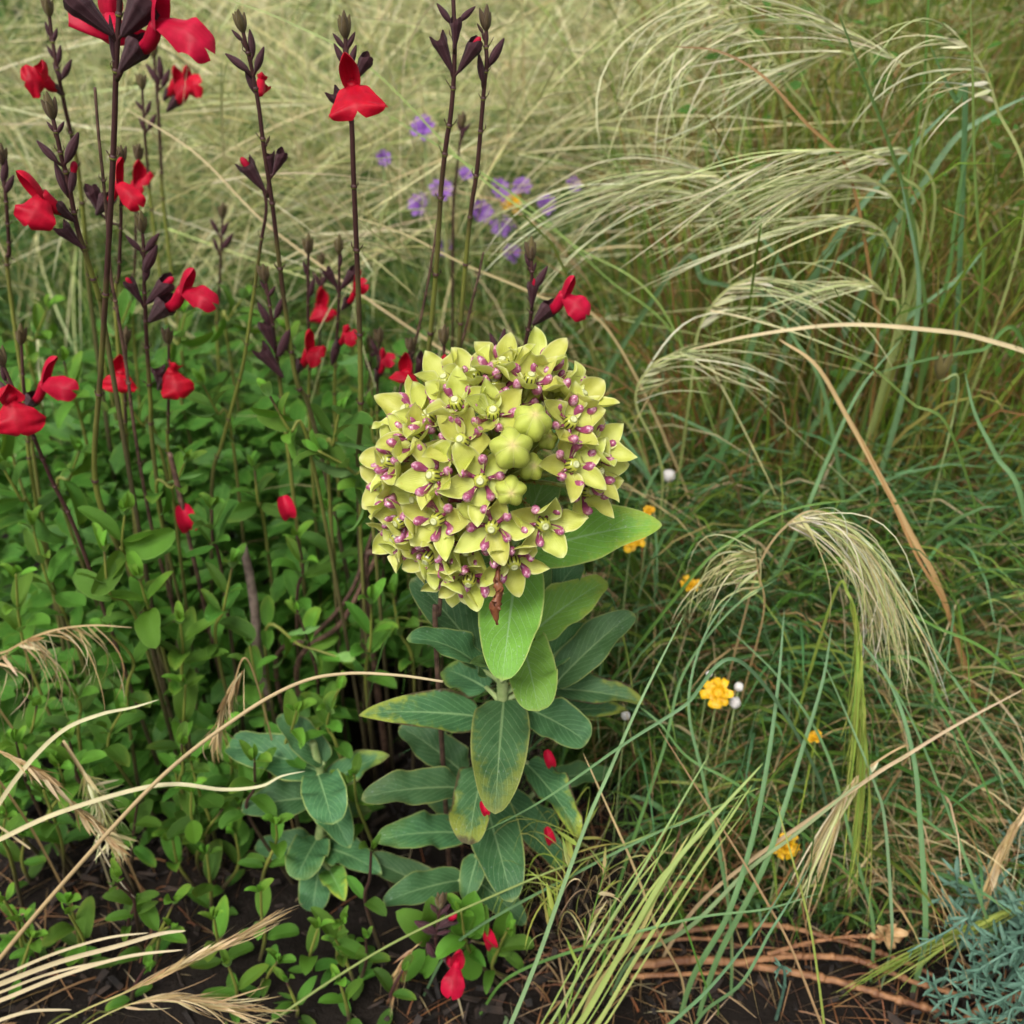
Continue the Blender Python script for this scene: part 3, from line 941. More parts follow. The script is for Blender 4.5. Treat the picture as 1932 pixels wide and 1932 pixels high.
def sage_stem(name, label, pts, r=.0016, purple=.45, mat='sagestem', group=None, tipbud=True, nodes=(), ground=True, cat='red sage', basexy=None):
    """pts from the top down: (px,py,Y)"""
    W = [P(*p) for p in pts]
    if ground:
        last = W[-1]
        d = (W[-1] - W[-2])
        gx = last.x + d.x / max(1e-4, -d.z) * last.z * .5 if d.z < -1e-4 else last.x
        gy = last.y + .01
        W += [Vector((last.x * .5 + gx * .5, last.y * .5 + gy * .5, last.z * .45)), Vector((gx, gy, -.008))]
    root = thing(name, label, cat, (W[-1].x, W[-1].y, max(0, W[-1].z)), group)
    W = W[::-1]
    r *= .78
    C = catmull(W, 14 * len(W))
    ns = len(C)
    parts = [tube_data(C, lambda s: r * (1.15 - .5 * s), 8)]
    # joints with tiny leaf-scar stubs
    rr = random.Random(len(label))
    visible0 = 2 / (len(W) - 1) if ground else 0.0
    s = visible0 + rr.uniform(.03, .08)
    while s < .9:
        i = int(s * (ns - 1)); c = C[i]; tn = (C[i + 1] - C[i]).normalized()
        rad = r * (1.15 - .5 * s)
        parts.append(tube_data([c - tn * rad * 1.1, c - tn * rad * .3, c + tn * rad * .3, c + tn * rad * 1.1], [rad * .95, rad * 1.32, rad * 1.32, rad * .95], 8))
        sd = tn.cross(Vector((rr.uniform(-.3, .3), 1, 0))).normalized()
        for q in (-1, 1):
            if rr.random() < .85:
                a = c + sd * q * rad * .8
                L = rr.uniform(.0018, .0042)
                e1 = a + sd * q * L * .35 + tn * L * .45
                e2 = e1 + sd * q * L * rr.uniform(-.1, .4) + tn * L * .5
                parts.append(tube_data([a, e1, e2], [rad * .38, rad * .28, rad * .12], 5))
        s += rr.uniform(.07, .12)
    o = obj('stem', make_mesh('stem', *join(parts)), mat, root)
    # v runs along the tube, so purple tells how far down the dark skin reaches
    o['purple'] = purple
    if tipbud:
        top, tn = W[-1], (W[-1] - W[-2]).normalized()
        for q in range(5):
            a = q * 2.4
            d = (tn + (Vector((math.cos(a), math.sin(a), 0)) * (.35 if q else 0))).normalized()
            L = R.uniform(.0075, .010) * (1 if q else 1.2)
            ob = obj('bud', CAL_BUD, None, root, frame(top - tn * .003, d, Vector((.3, 1, .2))) @ Matrix.Diagonal((L, L * 1.05, L * 1.05, 1)))
            ob['green'] = R.uniform(.35, .8)
    root['_c'] = 1
    del root['_c']
    return root, C

def near(C, p):
    return min(C, key=lambda q: (q - p).length)

def cal(rc, bx, by, tx, ty, Y, kind='bud', wide=1.0, red=False, dY=0.0, green=0.0):
    root, C = rc
    B = P(bx, by, Y)
    sp = near(C, B - Vector((0, 0, .003)))
    add_calyx(root, (bx, by, Y), (tx, ty, Y + dY), kind, wide, red, green, sp)

# --- the tall stem with the big blossoms at the upper left
s1 = sage_stem('red_sage', 'tallest sage stem, olive below and purple above, with two large crimson blossoms', [(229, -60, .405), (226, 0, .405), (219, 130, .408), (215, 260, .412), (205, 460, .42), (190, 700, .435), (178, 860, .445), (186, 940, .45), (215, 1015, .455), (245, 1080, .462)], .0019, .50, tipbud=False)
cal(s1, 212, 66, 132, -8, .405, 'open', .95, dY=-.004)
cal(s1, 232, 66, 290, -14, .405, 'open', 1.05, dY=-.006)
cal(s1, 216, 118, 207, 28, .407, 'bud', .5)
add_flower(s1[0], (227, 133, .405), (292, 47, .398), (394, 98, .388), (306, -28, .392), 54, 24, 22, .55, .75, True, (0, -.2, .7), .04, 1)
add_flower(s1[0], (222, 60, .415), (210, 34, .428), (212, 86, .436), (207, -26, .43), 128, 26, 22, .3, .7, False, (0, -.4, .3), 0, 2, .5)
obj('pedicel', tube('pedicel', [P(221, 150, .408), P(226, 140, .406), P(229, 130, .405)], [.001, .001, .0012], 6), 'sagestem', s1[0])['purple'] = 1.0

# --- blurred stem at the far left edge
s2 = sage_stem('red_sage', 'hazy purple sage stem with one scarlet flower beside the tallest stem', [(92, 20, .56), (98, 70, .56), (108, 130, .56), (122, 200, .565), (138, 270, .57), (150, 340, .575), (160, 440, .58), (170, 560, .59)], .0017, .5)
for a in ((95, 70, 85, 40), (100, 80, 108, 52), (104, 112, 88, 86), (110, 120, 114, 85), (118, 148, 135, 112), (116, 150, 100, 118)):
    cal(s2, *a, .56)
add_flower(s2[0], (118, 180, .56), (88, 150, .553), (45, 155, .545), (78, 112, .55), 48, 18, 17, .55, .1, True, (0, -.4, .2), 0, 3)

# --- left stem with scarlet flower
s3 = sage_stem('red_sage', 'purple sage stem whose scarlet flower hangs on its outer side below closed dark buds', [(97, 212, .44), (106, 250, .44), (117, 300, .442), (128, 340, .444), (146, 430, .448), (165, 490, .45), (186, 560, .455), (198, 620, .46)], .0016, .55)
cal(s3, 108, 306, 69, 265, .44); cal(s3, 125, 306, 148, 250, .441); cal(s3, 125, 366, 103, 305, .444, wide=.9); cal(s3, 134, 362, 140, 310, .444, red=True)
cal(s3, 156, 468, 112, 425, .448, 'open', .9); cal(s3, 104, 250, 88, 229, .44); cal(s3, 108, 252, 121, 229, .44)
add_flower(s3[0], (141, 418, .446), (82, 368, .438), (52, 428, .428), (30, 322, .432), 62, 20, 22, .55, .25, True, (0, -.5, .3), .06, 4)

# --- dry stalk
s4 = sage_stem('dry_sage_stalk', 'bare dry brown sage stalk with curled scars, standing against the tallest stem', [(179, 165, .45), (186, 255, .45), (194, 330, .452), (203, 430, .455), (209, 520, .456), (220, 580, .458), (238, 690, .462), (252, 800, .466), (268, 900, .47), (292, 1020, .476), (320, 1120, .48), (335, 1180, .484)], .0013, 0, 'drystem', tipbud=False, cat='dry stalk')

# --- stem with forked bud branch
s5 = sage_stem('red_sage', 'sage stem with purple-grey closed buds at its top and yellow-green lower stalk', [(456, 48, .47), (462, 75, .47), (475, 130, .472), (488, 200, .474), (498, 280, .476), (513, 380, .48), (525, 480, .484), (542, 610, .49), (560, 720, .495), (592, 800, .50)], .0016, .62)
cal(s5, 470, 135, 425, 101, .471); cal(s5, 482, 135, 498, 88, .471); cal(s5, 478, 105, 471, 55, .471); cal(s5, 458, 78, 437, 56, .47); cal(s5, 484, 178, 462, 128, .474)
cal(s5, 512, 330, 507, 285, .478, 'open', .8); cal(s5, 515, 330, 535, 285, .478, 'open', .8); cal(s5, 502, 273, 509, 256, .476, green=.3)
add_flower(s5[0], (490, 190, .478), (492, 155, .49), (498, 172, .50), (494, 135, .49), 26, 12, 14, .5, .2, False, (0, 0, 0), 0, 5)
s6 = sage_stem('red_sage', 'leaning olive sage stem ending in a single dark calyx with a red tip', [(499, 356, .49), (502, 400, .49), (492, 460, .492), (478, 560, .496), (460, 680, .50), (440, 760, .505), (418, 840, .51), (400, 920, .515)], .0014, .3, tipbud=False)
cal(s6, 499, 360, 459, 303, .49, 'open', .85, True)
obj('stub', tube('stub', [P(504, 372, .49), P(506, 358, .489), P(505, 346, .489)], [.0009, .0008, .0005], 6), 'sagestem', s6[0])['purple'] = 1.

# --- centre stem with the scarlet flower facing the viewer
s7 = sage_stem('red_sage', 'upright sage stem topped by one broad scarlet blossom seen face on', [(651, 58, .44), (653, 90, .44), (657, 150, .44), (663, 222, .442), (667, 330, .445), (672, 450, .45), (677, 580, .456), (680, 700, .462), (680, 800, .468), (676, 900, .475)], .0017, .6)
cal(s7, 650, 92, 628, 63, .44); cal(s7, 655, 92, 670, 60, .44); cal(s7, 652, 125, 630, 82, .44); cal(s7, 658, 128, 672, 85, .44); cal(s7, 668, 152, 696, 105, .442, 'open', .9)
cal(s7, 661, 224, 624, 170, .441, 'open', .75)
add_flower(s7[0], (664, 224, .438), (664, 158, .425), (676, 216, .412), (650, 98, .418), 90, 22, 20, .45, .05, True, (0, -.3, .2), 0, 6, .35)

# --- two tall bud stems
s8 = sage_stem('red_sage', 'tall slender sage stem with V-shaped pairs of open dark calyces and no flower', [(854, -30, .455), (856, 20, .455), (858, 80, .455), (856, 150, .457), (850, 220, .459), (842, 270, .461), (832, 360, .465), (825, 480, .47), (815, 600, .477), (803, 720, .485), (795, 830, .49)], .0016, .55, tipbud=False)
cal(s8, 851, 44, 824, 6, .455); cal(s8, 867, 40, 897, 12, .455); cal(s8, 858, 92, 861, 34, .452, 'open', .75)
cal(s8, 853, 136, 824, 66, .456, 'open', .72); cal(s8, 865, 136, 902, 76, .456, 'open', .78, True)
s9 = sage_stem('red_sage', 'slim sage stem with small closed purple buds beside the tall V-calyx stem', [(918, 44, .46), (917, 80, .46), (918, 120, .46), (913, 170, .462), (908, 230, .464), (900, 320, .468), (888, 400, .472), (880, 480, .476), (873, 560, .48), (866, 650, .486), (858, 740, .49)], .0015, .52)
cal(s9, 917, 86, 920, 60, .46); cal(s9, 912, 64, 900, 44, .46, green=.2); cal(s9, 922, 124, 951, 72, .461); cal(s9, 911, 156, 903, 100, .46, wide=.85)
s10 = sage_stem('dry_sage_stalk', 'short dry brown sage stalk just left of the milkweed head, bare tip', [(826, 410, .50), (818, 470, .50), (806, 540, .502), (790, 620, .505), (770, 700, .51), (748, 780, .515)], .0011, 0, 'drystem', tipbud=False, cat='dry stalk')
s10b = sage_stem('dry_sage_stalk', 'thin dry brown stalk between the milkweed head and the slim bud stem', [(912, 476, .50), (903, 520, .50), (893, 560, .50), (876, 630, .505), (858, 690, .51), (845, 760, .515)], .0011, 0, 'drystem', tipbud=False, cat='dry stalk')

# --- right-hand stem above the head
s11 = sage_stem('red_sage', 'sage stem rising behind the milkweed head with a crimson flower pointing away', [(1003, 480, .455), (1003, 510, .455), (1004, 560, .457), (1001, 600, .46), (990, 655, .465), (975, 720, .47)], .0014, .95)
cal(s11, 1008, 545, 1033, 502, .456); cal(s11, 1003, 580, 1006, 530, .456, 'open', .75, True); cal(s11, 1000, 505, 990, 478, .455); cal(s11, 1006, 512, 1012, 494, .455)
add_flower(s11[0], (1006, 612, .458), (1061, 556, .45), (1107, 596, .442), (1084, 520, .446), 42, 17, 19, .55, .75, True, (0, -.2, .5), 0, 7)
cal(s11, 940, 665, 924, 628, .47); cal(s11, 945, 668, 952, 620, .47)

# --- stem with flower at centre left
s12 = sage_stem('red_sage', 'purple sage stem with one crimson flower on an oblique calyx above the leafy shoots', [(268, 428, .47), (271, 470, .47), (272, 530, .472), (274, 580, .474), (277, 650, .478), (284, 760, .484), (290, 860, .49)], .0015, .6)
cal(s12, 267, 474, 237, 444, .47); cal(s12, 275, 474, 300, 440, .47); cal(s12, 272, 512, 296, 462, .47, wide=1.1); cal(s12, 268, 572, 241, 528, .473, 'open', .8, True); cal(s12, 278, 572, 322, 528, .473, 'open', .85, True)
cal(s12, 274, 530, 280, 490, .471)
add_flower(s12[0], (282, 606, .473), (341, 548, .464), (405, 574, .455), (366, 506, .46), 40, 19, 20, .55, .55, True, (0, -.2, .6), 0, 8)

# --- assorted stems further back
def extra(label, tip, base, Y, cals, flowers, r=.0015, purple=.5, name='red_sage', grp=None):
    tx, ty = tip; bx, by = base
    mid1 = (tx + (bx - tx) * .33 + R.uniform(-3, 3), ty + (by - ty) * .33, Y)
    mid2 = (tx + (bx - tx) * .66 + R.uniform(-3, 3), ty + (by - ty) * .66, Y + .006)
    rc = sage_stem(name, label, [(tx, ty, Y), mid1, mid2, (bx, by, Y + .01)], r, purple, group=grp)
    for c in cals:
        cal(rc, *c[:4], Y, *(c[4:] or ('bud',)))
    for i, f in enumerate(flowers):
        cb, mo, lp, up, lw = f[:5]
        add_flower(rc[0], (*cb, Y), (*mo, Y - .006), (*lp, Y - .014), (*up, Y - .008), lw, lw * .33, lw * .36, .5, f[5] if len(f) > 5 else .1, True, (0, -.3, .3), 0, int(tx + ty + i))
    return rc
extra('short sage stem with drooping dark closed calyces beside the leaning olive stem', (500, 522), (535, 780), .49,
      [(510, 612, 486, 570), (518, 660, 498, 604, 'open', .8), (526, 672, 546, 620), (520, 600, 534, 560), (534, 712, 488, 655, 'open', .7), (502, 548, 490, 528), (506, 560, 520, 540)], [])
extra('sage stem bearing a scarlet flower low in front of the hazy orange-red one', (582, 470), (584, 800), .53,
      [(580, 520, 572, 492), (584, 560, 592, 525)], [((560, 705), (580, 662), (606, 676), (585, 620), 44)], .0013)
extra('slender sage stem with forked bud tops and a half-open red flower', (640, 470), (632, 780), .54,
      [(637, 545, 615, 508, 'open', .8), (643, 545, 672, 508, 'open', .8), (640, 505, 644, 478), (638, 640, 626, 690)], [((645, 585), (668, 550), (690, 535), (680, 508), 26, .2), ((632, 660), (650, 630), (672, 642), (657, 612), 30, .3)], .0014)
extra('hazy sage stem with a faded orange-red flower half veiled by grass', (606, 495), (600, 780), .66,
      [(604, 540, 590, 510), (606, 540, 618, 512)], [((604, 610), (604, 575), (612, 608), (607, 540), 50, .3)], .0014)
extra('sage stem with a small pinkish-red flower beside the milkweed head', (716, 640), (712, 800), .54, [(712, 670, 700, 640), (716, 690, 724, 655)], [((708, 720), (722, 680), (742, 680), (722, 655), 26, .5)], .0012)
extra('sage stem with a plump scarlet flower touching the milkweed petals', (775, 655), (768, 840), .50,
      [(778, 715, 764, 668, 'open', .8), (784, 712, 800, 670, 'open', .8)], [((776, 745), (768, 700), (762, 722), (765, 664), 56, .1)], .0013)
extra('sage stem with a narrow crimson flower half hidden by the milkweed head', (838, 640), (828, 820), .47, [(820, 725, 812, 672, 'open', .8), (830, 720, 836, 670)], [((832, 738), (836, 700), (846, 715), (840, 668), 36, .3)], .0013)
extra('sage stem with twin upright flowers, hazy behind the tallest stem', (290, 100), (312, 420), .68,
      [(302, 160, 275, 120), (304, 150, 300, 105), (306, 165, 320, 130)], [((308, 190), (330, 155), (358, 175), (330, 122), 40, .15), ((315, 210), (352, 168), (378, 160), (352, 122), 36, .15)], .0016)
extra('hazy bud-bearing sage stem beside the twin-flowered one', (268, 160), (290, 430), .64, [(272, 210, 255, 190), (276, 215, 285, 190), (280, 245, 294, 215), (276, 250, 262, 222)], [], .0014)
extra('sage stem with a scarlet flower spreading behind the tallest stalk', (228, 300), (220, 620), .50,
      [(190, 405, 170, 350, 'open', .9)], [((182, 405), (222, 345), (264, 390), (230, 296), 34, .2)], .0014)
extra('sage stem with a faded red flower, softly out of focus, beside the tall stalk', (262, 295), (250, 600), .60, [], [((238, 380), (258, 345), (272, 352), (262, 300), 52, .25)], .0013)
extra('sage stem at the bush edge with bell-shaped crimson flower and dark bud', (40, 640), (60, 900), .47,
      [], [((48, 775), (80, 725), (140, 738), (108, 672), 44, .6)], .0014)
extra('leaning brown sage stem with a very broad scarlet blossom hanging open', (2, 680), (150, 1020), .43,
      [(10, 720, 2, 690)], [((0, 720), (22, 755), (40, 822), (16, 724), 92, .2)], .0014, .9)
extra('sage stem with a scarlet flower low among the green shoots by the dry stalk', (238, 640), (240, 860), .50, [], [((236, 735), (228, 700), (222, 740), (226, 668), 60, .0)], .0013)
extra('sage stem with a dark calyx and a ragged scarlet flower among the shoots', (318, 640), (320, 880), .49, [(304, 735, 298, 692, 'open', .9)], [((298, 735), (325, 700), (340, 752), (330, 684), 58, .0)], .0013)
extra('thin sage stem with brown-green buds, half lost in the pale grass', (420, 405), (410, 640), .66, [(412, 440, 396, 412), (418, 445, 430, 418), (420, 470, 440, 440), (412, 475, 402, 448)], [], .0014)
extra('thin sage stem with grey buds among the pale grass by the leaning stem', (700, 650), (690, 820), .62, [(700, 680, 710, 655), (698, 700, 688, 672)], [], .0012)
extra('dark budded sage stem cut by the edge of the tall stalk group', (4, 300), (20, 560), .50, [(6, 345, 12, 300), (10, 365, 26, 330)], [], .0015)
extra('hazy sage stem with a brown seed cluster rising behind the two tall bud stems', (872, 232), (855, 420), .66, [(872, 250, 862, 228), (874, 250, 888, 232), (872, 262, 876, 236)], [], .0012, .9)

# --- low sprig in front of the milkweed
sp = sage_stem('sage_sprig', 'low sage sprig with one crimson blossom and purple buds on the dark soil', [(832, 1706, .318), (826, 1740, .318), (822, 1770, .319), (826, 1795, .320), (838, 1808, .322)], .0012, 1.0, cat='sage sprig')
cal(sp, 824, 1760, 782, 1738, .318, wide=1.25); cal(sp, 824, 1752, 858, 1728, .318, 'open', .9, True); cal(sp, 826, 1762, 850, 1756, .317, wide=1.2); cal(sp, 820, 1805, 806, 1778, .318, wide=1.3)
cal(sp, 826, 1722, 812, 1706, .318, wide=1.2, green=.1); cal(sp, 832, 1724, 850, 1706, .318, wide=1.2)
add_flower(sp[0], (836, 1800, .318), (862, 1818, .305), (850, 1882, .292), (868, 1795, .302), 62, 28, 24, .5, .7, True, (0, -.4, .4), 0, 9, .5)

# ------------------------------------------------------------------ leafy sage shoots
SL = []
for i in range(7):
    me = sheet('leaf', 1.0, [.40, .44, .37, .50, .42, .35, .46][i], prof([.6, .65, .55, .6, .7, .6, .5][i], [.62, .6, .7, .55, .6, .72, .6][i]), 9, 3,
               bend=[.5, .8, .3, .9, -.3, .6, 1.1][i], tip=[.2, .5, .2, .6, .1, .8, .3][i], fold=[.35, .5, .25, .45, .3, .6, .2][i], wave=[.06, .1, .05, .12, .06, .14, .08][i], wf=1.3, seed=i)
    me.materials.append(MAT['sageleaf'])
    SL.append(me)

def leaf_at(root, B, d, n, L, young=.0, yel=0., w=1.):
    ob = obj('leaf', SL[R.randrange(7)], None, root, frame(B, d, n) @ Matrix.Diagonal((L, L * w, L, 1)))
    ob['young'] = young; ob['yel'] = yel
    return ob

def shoot(B, Tp, pairs, L, label, young=.3, group='leafy shoots of the sage bush', mat='sagestem', yel=0., name='leafy_sage_shoot', sag=.0, ground=True):
    ax = Tp - B
    root = thing(name, label, 'sage shoot', (B.x, B.y, 0 if ground else max(0, B.z)), group)
    lowp = [Vector((B.x + R.uniform(-.015, .015), B.y + R.uniform(0, .02), -.008))] if ground and B.z > .012 else []
    side = ax.cross(Vector((R.uniform(-1, 1), R.uniform(-1, 1), .2)))
    C = catmull(lowp + [B, B.lerp(Tp, .5) + side * R.uniform(-.12, .12), Tp], 22)
    o = obj('stem', tube('stem', C, lambda s: .0012 - .0006 * s, 6), mat, root)
    o['purple'] = R.choice((-.3, -.3, .1, .9))
    i0 = 8 if lowp else 1
    az = R.uniform(0, 6.28)
    for p in range(pairs):
        f = p / max(1, pairs - 1)
        i = int(i0 + (21 - i0) * f)
        c = C[i]; tn = (C[i + 1] - C[i - 1]).normalized() if i < 22 else (C[-1] - C[-2]).normalized()
        u = tn.cross(Vector((math.cos(az), math.sin(az), .1))).normalized()
        v = tn.cross(u)
        a = p * 1.5708 + R.uniform(-.25, .25) + az
        for q in (0, math.pi):
            if R.random() < .06: continue
            rd = u * math.cos(a + q) + v * math.sin(a + q)
            el = R.uniform(.15, .5) + f * .55
            d = rd * math.cos(el) + tn * math.sin(el)
            nn = tn * math.cos(el) - rd * math.sin(el) + UP * .55
            s = L * R.uniform(.8, 1.3) * (1 - .45 * f ** 3) * (.8 if p == 0 else 1)
            leaf_at(root, c + d * .0012, d, nn, s, min(1, max(0, young * (0.3 + 1.0 * f) + R.uniform(-.1, .2))), yel if R.random() < .3 else 0)
    for q in range(2):
        d = (Tp - C[-3]).normalized() + Vector((R.uniform(-.4, .4), R.uniform(-.4, .4), 0))
        leaf_at(root, C[-1], d, Vector((R.uniform(-1, 1), -.6, .6)), L * .42, min(1, young + .4))
    return root

LBL = 'bright green leafy shoot of the red sage bush'
SH = [ # base px, tip px, Y, pairs, leaf length m
 (250, 1090, 236, 965, .44, 4, .026), (262, 1180, 196, 1030, .43, 4, .022), (300, 1200, 262, 1085, .435, 4, .022), (420, 1090, 400, 955, .45, 5, .021),
 (410, 1230, 440, 1060, .44, 5, .020), (345, 1300, 340, 1170, .43, 5, .022), (240, 1330, 200, 1190, .415, 3, .021), (70, 1290, 30, 1080, .43, 5, .022),
 (130, 1180, 60, 990, .46, 5, .022), (70, 1000, 4, 880, .47, 4, .024), (590, 870, 505, 740, .46, 5, .019), (620, 900, 640, 775, .46, 4, .022),
 (700, 960, 600, 850, .455, 4, .023), (680, 1000, 690, 890, .46, 4, .02), (440, 840, 380, 720, .52, 4, .022), (300, 840, 240, 760, .53, 4, .022),
 (160, 820, 120, 680, .55, 5, .022), (330, 700, 350, 590, .60, 4, .022), (200, 700, 250, 560, .60, 4, .022), (60, 700, 90, 580, .62, 4, .022),
 (560, 1150, 560, 1010, .47, 4, .021), (640, 1120, 620, 960, .48, 4, .021), (600, 1300, 560, 1150, .45, 4, .021), (690, 1290, 700, 1130, .45, 4, .022),
 (500, 1340, 470, 1210, .44, 4, .021), (150, 1400, 120, 1280, .41, 4, .021), (40, 1420, 70, 1330, .40, 4, .02), (60, 1500, 30, 1400, .39, 4, .021),
 (90, 1560, 110, 1440, .385, 4, .021), (220, 1440, 230, 1340, .41, 4, .021), (600, 1390, 640, 1300, .43, 4, .02), (350, 1420, 350, 1290, .425, 3, .026),
 (150, 1790, 130, 1700, .335, 3, .019), (60, 1800, 30, 1730, .34, 3, .019), (400, 1720, 390, 1610, .37, 3, .020), (270, 1800, 330, 1700, .335, 3, .019),
 (590, 1830, 600, 1750, .325, 3, .017), (680, 1850, 690, 1770, .322, 3, .017), (560, 1920, 540, 1850, .305, 3, .016), (660, 1925, 640, 1850, .305, 3, .017),
 (440, 1900, 430, 1820, .31, 3, .016), (740, 1900, 760, 1830, .308, 3, .017), (930, 1830, 960, 1750, .322, 3, .017), (890, 1800, 870, 1720, .325, 3, .02),
 (350, 1560, 330, 1450, .40, 4, .021), (250, 1600, 260, 1510, .385, 4, .02), (440, 1480, 420, 1380, .42, 3, .022), (530, 1450, 500, 1480, .43, 2, .02),
 (180, 1530, 170, 1480, .39, 3, .02), (400, 1560, 455, 1520, .40, 3, .022), (500, 1200, 640, 1240, .45, 4, .02), (780, 1260, 740, 1120, .46, 3, .02),
 (820, 760, 780, 700, .55, 3, .02), (470, 1540, 480, 1430, .372, 4, .021), (690, 1560, 668, 1460, .372, 3, .02), (540, 1430, 560, 1340, .388, 4, .021), (640, 1420, 622, 1340, .386, 4, .02), (500, 1640, 520, 1550, .362, 3, .02), (740, 880, 700, 770, .50, 3, .022), (20, 1620, 10, 1540, .36, 3, .02), (300, 960, 350, 870, .48, 4, .022),
 (500, 1000, 480, 880, .50, 4, .022), (120, 960, 150, 850, .50, 4, .022), (20, 850, 40, 760, .54, 4, .022), (430, 650, 460, 560, .62, 4, .022),
 (560, 700, 540, 620, .62, 4, .022), (700, 700, 680, 640, .62, 4, .02),
]
def zone(x, y):
    if y > 1650: return 'small sage shoot on bare dark soil in front of the bush' if x < 500 else 'small sage shoot on the soil around the low flowering sprig'
    if y > 1400: return 'leafy sage shoot at the bush foot under the arching straw stalk'
    if y < 860 and x < 800: return 'leafy sage shoot high in the bush against the pale grass'
    if x < 150: return 'leafy sage shoot on the bush side below the broad hanging blossom'
    if x < 330: return 'leafy sage shoot clustered at the foot of the tallest sage stem'
    if x < 480: return 'leafy sage shoot beside the foot of the bare dry brown stalk'
    if y < 1010: return 'leafy sage shoot just beside the milkweed head'
    return 'leafy sage shoot between the stout grey twig and the milkweed leaves'
rsh = random.Random(44)
for _ in range(14):
    x0, y0 = rsh.uniform(0, 720), rsh.uniform(1680, 1930)
    SH.append((x0, y0, x0 + rsh.uniform(-40, 40), y0 - rsh.uniform(60, 110), .33, rsh.choice((2, 3, 3)), rsh.uniform(.014, .02)))
for _ in range(10):
    x0, y0 = rsh.uniform(0, 430), rsh.uniform(1480, 1680)
    SH.append((x0, y0, x0 + rsh.uniform(-50, 50), y0 - rsh.uniform(70, 120), .385, 3, rsh.uniform(.018, .024)))
for bx, by, tx, ty, Y, n, L in SH:
    B, Tp = P(bx, by, Y + .006), P(tx, ty, Y - .004)
    if B.z < .003: B = PZ(bx, by, .003); Tp = P(tx, ty, B.y - .004)
    zl = zone(bx, by)
    shoot(B, Tp, n, L, zl, young=R.uniform(.1, .75), yel=.3, group='sage shoots: ' + zl[:40])

# leaves of the low sprig, placed one by one
for b, t, w in (((812, 1770), (747, 1720), .5), ((820, 1742), (814, 1690), .6), ((802, 1792), (754, 1850), .55), ((880, 1768), (896, 1680), .5), ((905, 1760), (918, 1706), .5),
                ((950, 1772), (956, 1711), .45), ((946, 1790), (985, 1826), .5), ((888, 1780), (890, 1850), .5), ((830, 1795), (798, 1838), .5), ((850, 1770), (875, 1790), .6), ((925, 1790), (965, 1800), .5)):
    B, Tp = P(*b, .330), P(*t, .327)
    leaf_at(sp[0], B, Tp - B, (CAMP - B).normalized() + UP * .3, (Tp - B).length, R.uniform(.3, .6), 0, 1.05)
for a, b in (((836, 1800), (890, 1775)), ((890, 1775), (950, 1780)), ((826, 1790), (805, 1785))):
    pts = [P(*a, .323), P((a[0] + b[0]) / 2, (a[1] + b[1]) / 2 + 4, .328), P(*b, .330)]
    obj('branch', tube('branch', catmull(pts, 6), lambda s: .0007, 6), 'sagestem', sp[0])['purple'] = .2

# leaf mass deeper in the bush
def leaf_mass(name, label, cat, count, sampler, Lr, mat, cols=None):
    V, F, UV = [], [], []
    rr = random.Random(count)
    base = [(0, 0, 0), (.3, .2, .05), (.3, 0, -.02), (.3, -.2, .05), (.65, .19, .02), (.65, 0, -.05), (.65, -.19, .02), (1, 0, -.08)]
    uvs = [(.5, 0), (1, .3), (.5, .3), (0, .3), (1, .65), (.5, .65), (0, .65), (.5, 1)]
    fs = [(0, 2, 1), (0, 3, 2), (1, 2, 5, 4), (2, 3, 6, 5), (4, 5, 7), (5, 6, 7)]
    for _ in range(count):
        c = sampler(rr)
        L = rr.uniform(*Lr)
        a = rr.uniform(0, 6.28); el = rr.uniform(-.5, .7)
        d = Vector((math.cos(a) * math.cos(el), math.sin(a) * math.cos(el), math.sin(el)))
        m = frame(c, d, UP + Vector((rr.uniform(-.7, .7), rr.uniform(-.9, .4), 0))) @ Matrix.Diagonal((L, L * rr.uniform(.9, 1.3), L, 1))
        o0 = len(V)
        V += [m @ Vector(b) for b in base]; UV += uvs; F += [tuple(i + o0 for i in f) for f in fs]
    o = obj(name, make_mesh(name, V, F, UV), mat)
    o['kind'] = 'stuff'
    o['young'] = .05; o['yel'] = .15
    return tag(o, label, cat)

def samp_bush(rr):
    while True:
        x, y = rr.uniform(-80, 860), rr.uniform(600, 1560)
        if y < 800 and rr.random() > ((y - 590) / 210) ** 1.3: continue
        Ys = np.interp(y, [560, 1000, 1400, 1800], [.66, .50, .425, .335])
        if x > 640 and y > 1250: continue
        Y = Ys + .02 + abs(rr.gauss(0, .09))
        p = P(x, y, Y)
        if p.z > .004: return p
leaf_mass('sage_undergrowth', 'dense shaded inner leaves of the sage bush behind the shoots', 'foliage', 3400, samp_bush, (.016, .028), 'sageleaf')

# woody twigs inside the bush
for i, (pts, r) in enumerate((([(458, 1030), (470, 1080), (482, 1160), (488, 1240)], .0028), ([(730, 1010), (690, 1090), (640, 1180), (560, 1260)], .0016), ([(705, 1000), (660, 1120), (590, 1200), (520, 1250)], .0014),
                            ([(352, 1000), (340, 930), (330, 900)], .0011), ([(720, 980), (712, 1040), (690, 1090)], .0019), ([(832, 1120), (828, 1160), (822, 1200)], .0012))):
    Y = .47 if i != 5 else .375
    W = [P(*p, Y) for p in pts]
    W.append(Vector((W[-1].x, Y + .015, -.006)))
    C = catmull(W[::-1], 24)
    o = obj('woody_twig', tube('woody_twig', C, lambda s, r=r: r * (1.2 - .4 * s), 8), 'twig' if i in (0,) else 'drystem')
    tag(o, ['stout broken grey woody twig standing in the sage bush', 'dark bowed twig running down behind the milkweed leaves', 'thin dark twig slanting down to the bush foot', 'short brown twig stub between leafy shoots',
            'dark vertical twig beside the milkweed head', 'purple-brown twig hanging between milkweed leaves'][i], 'twig')

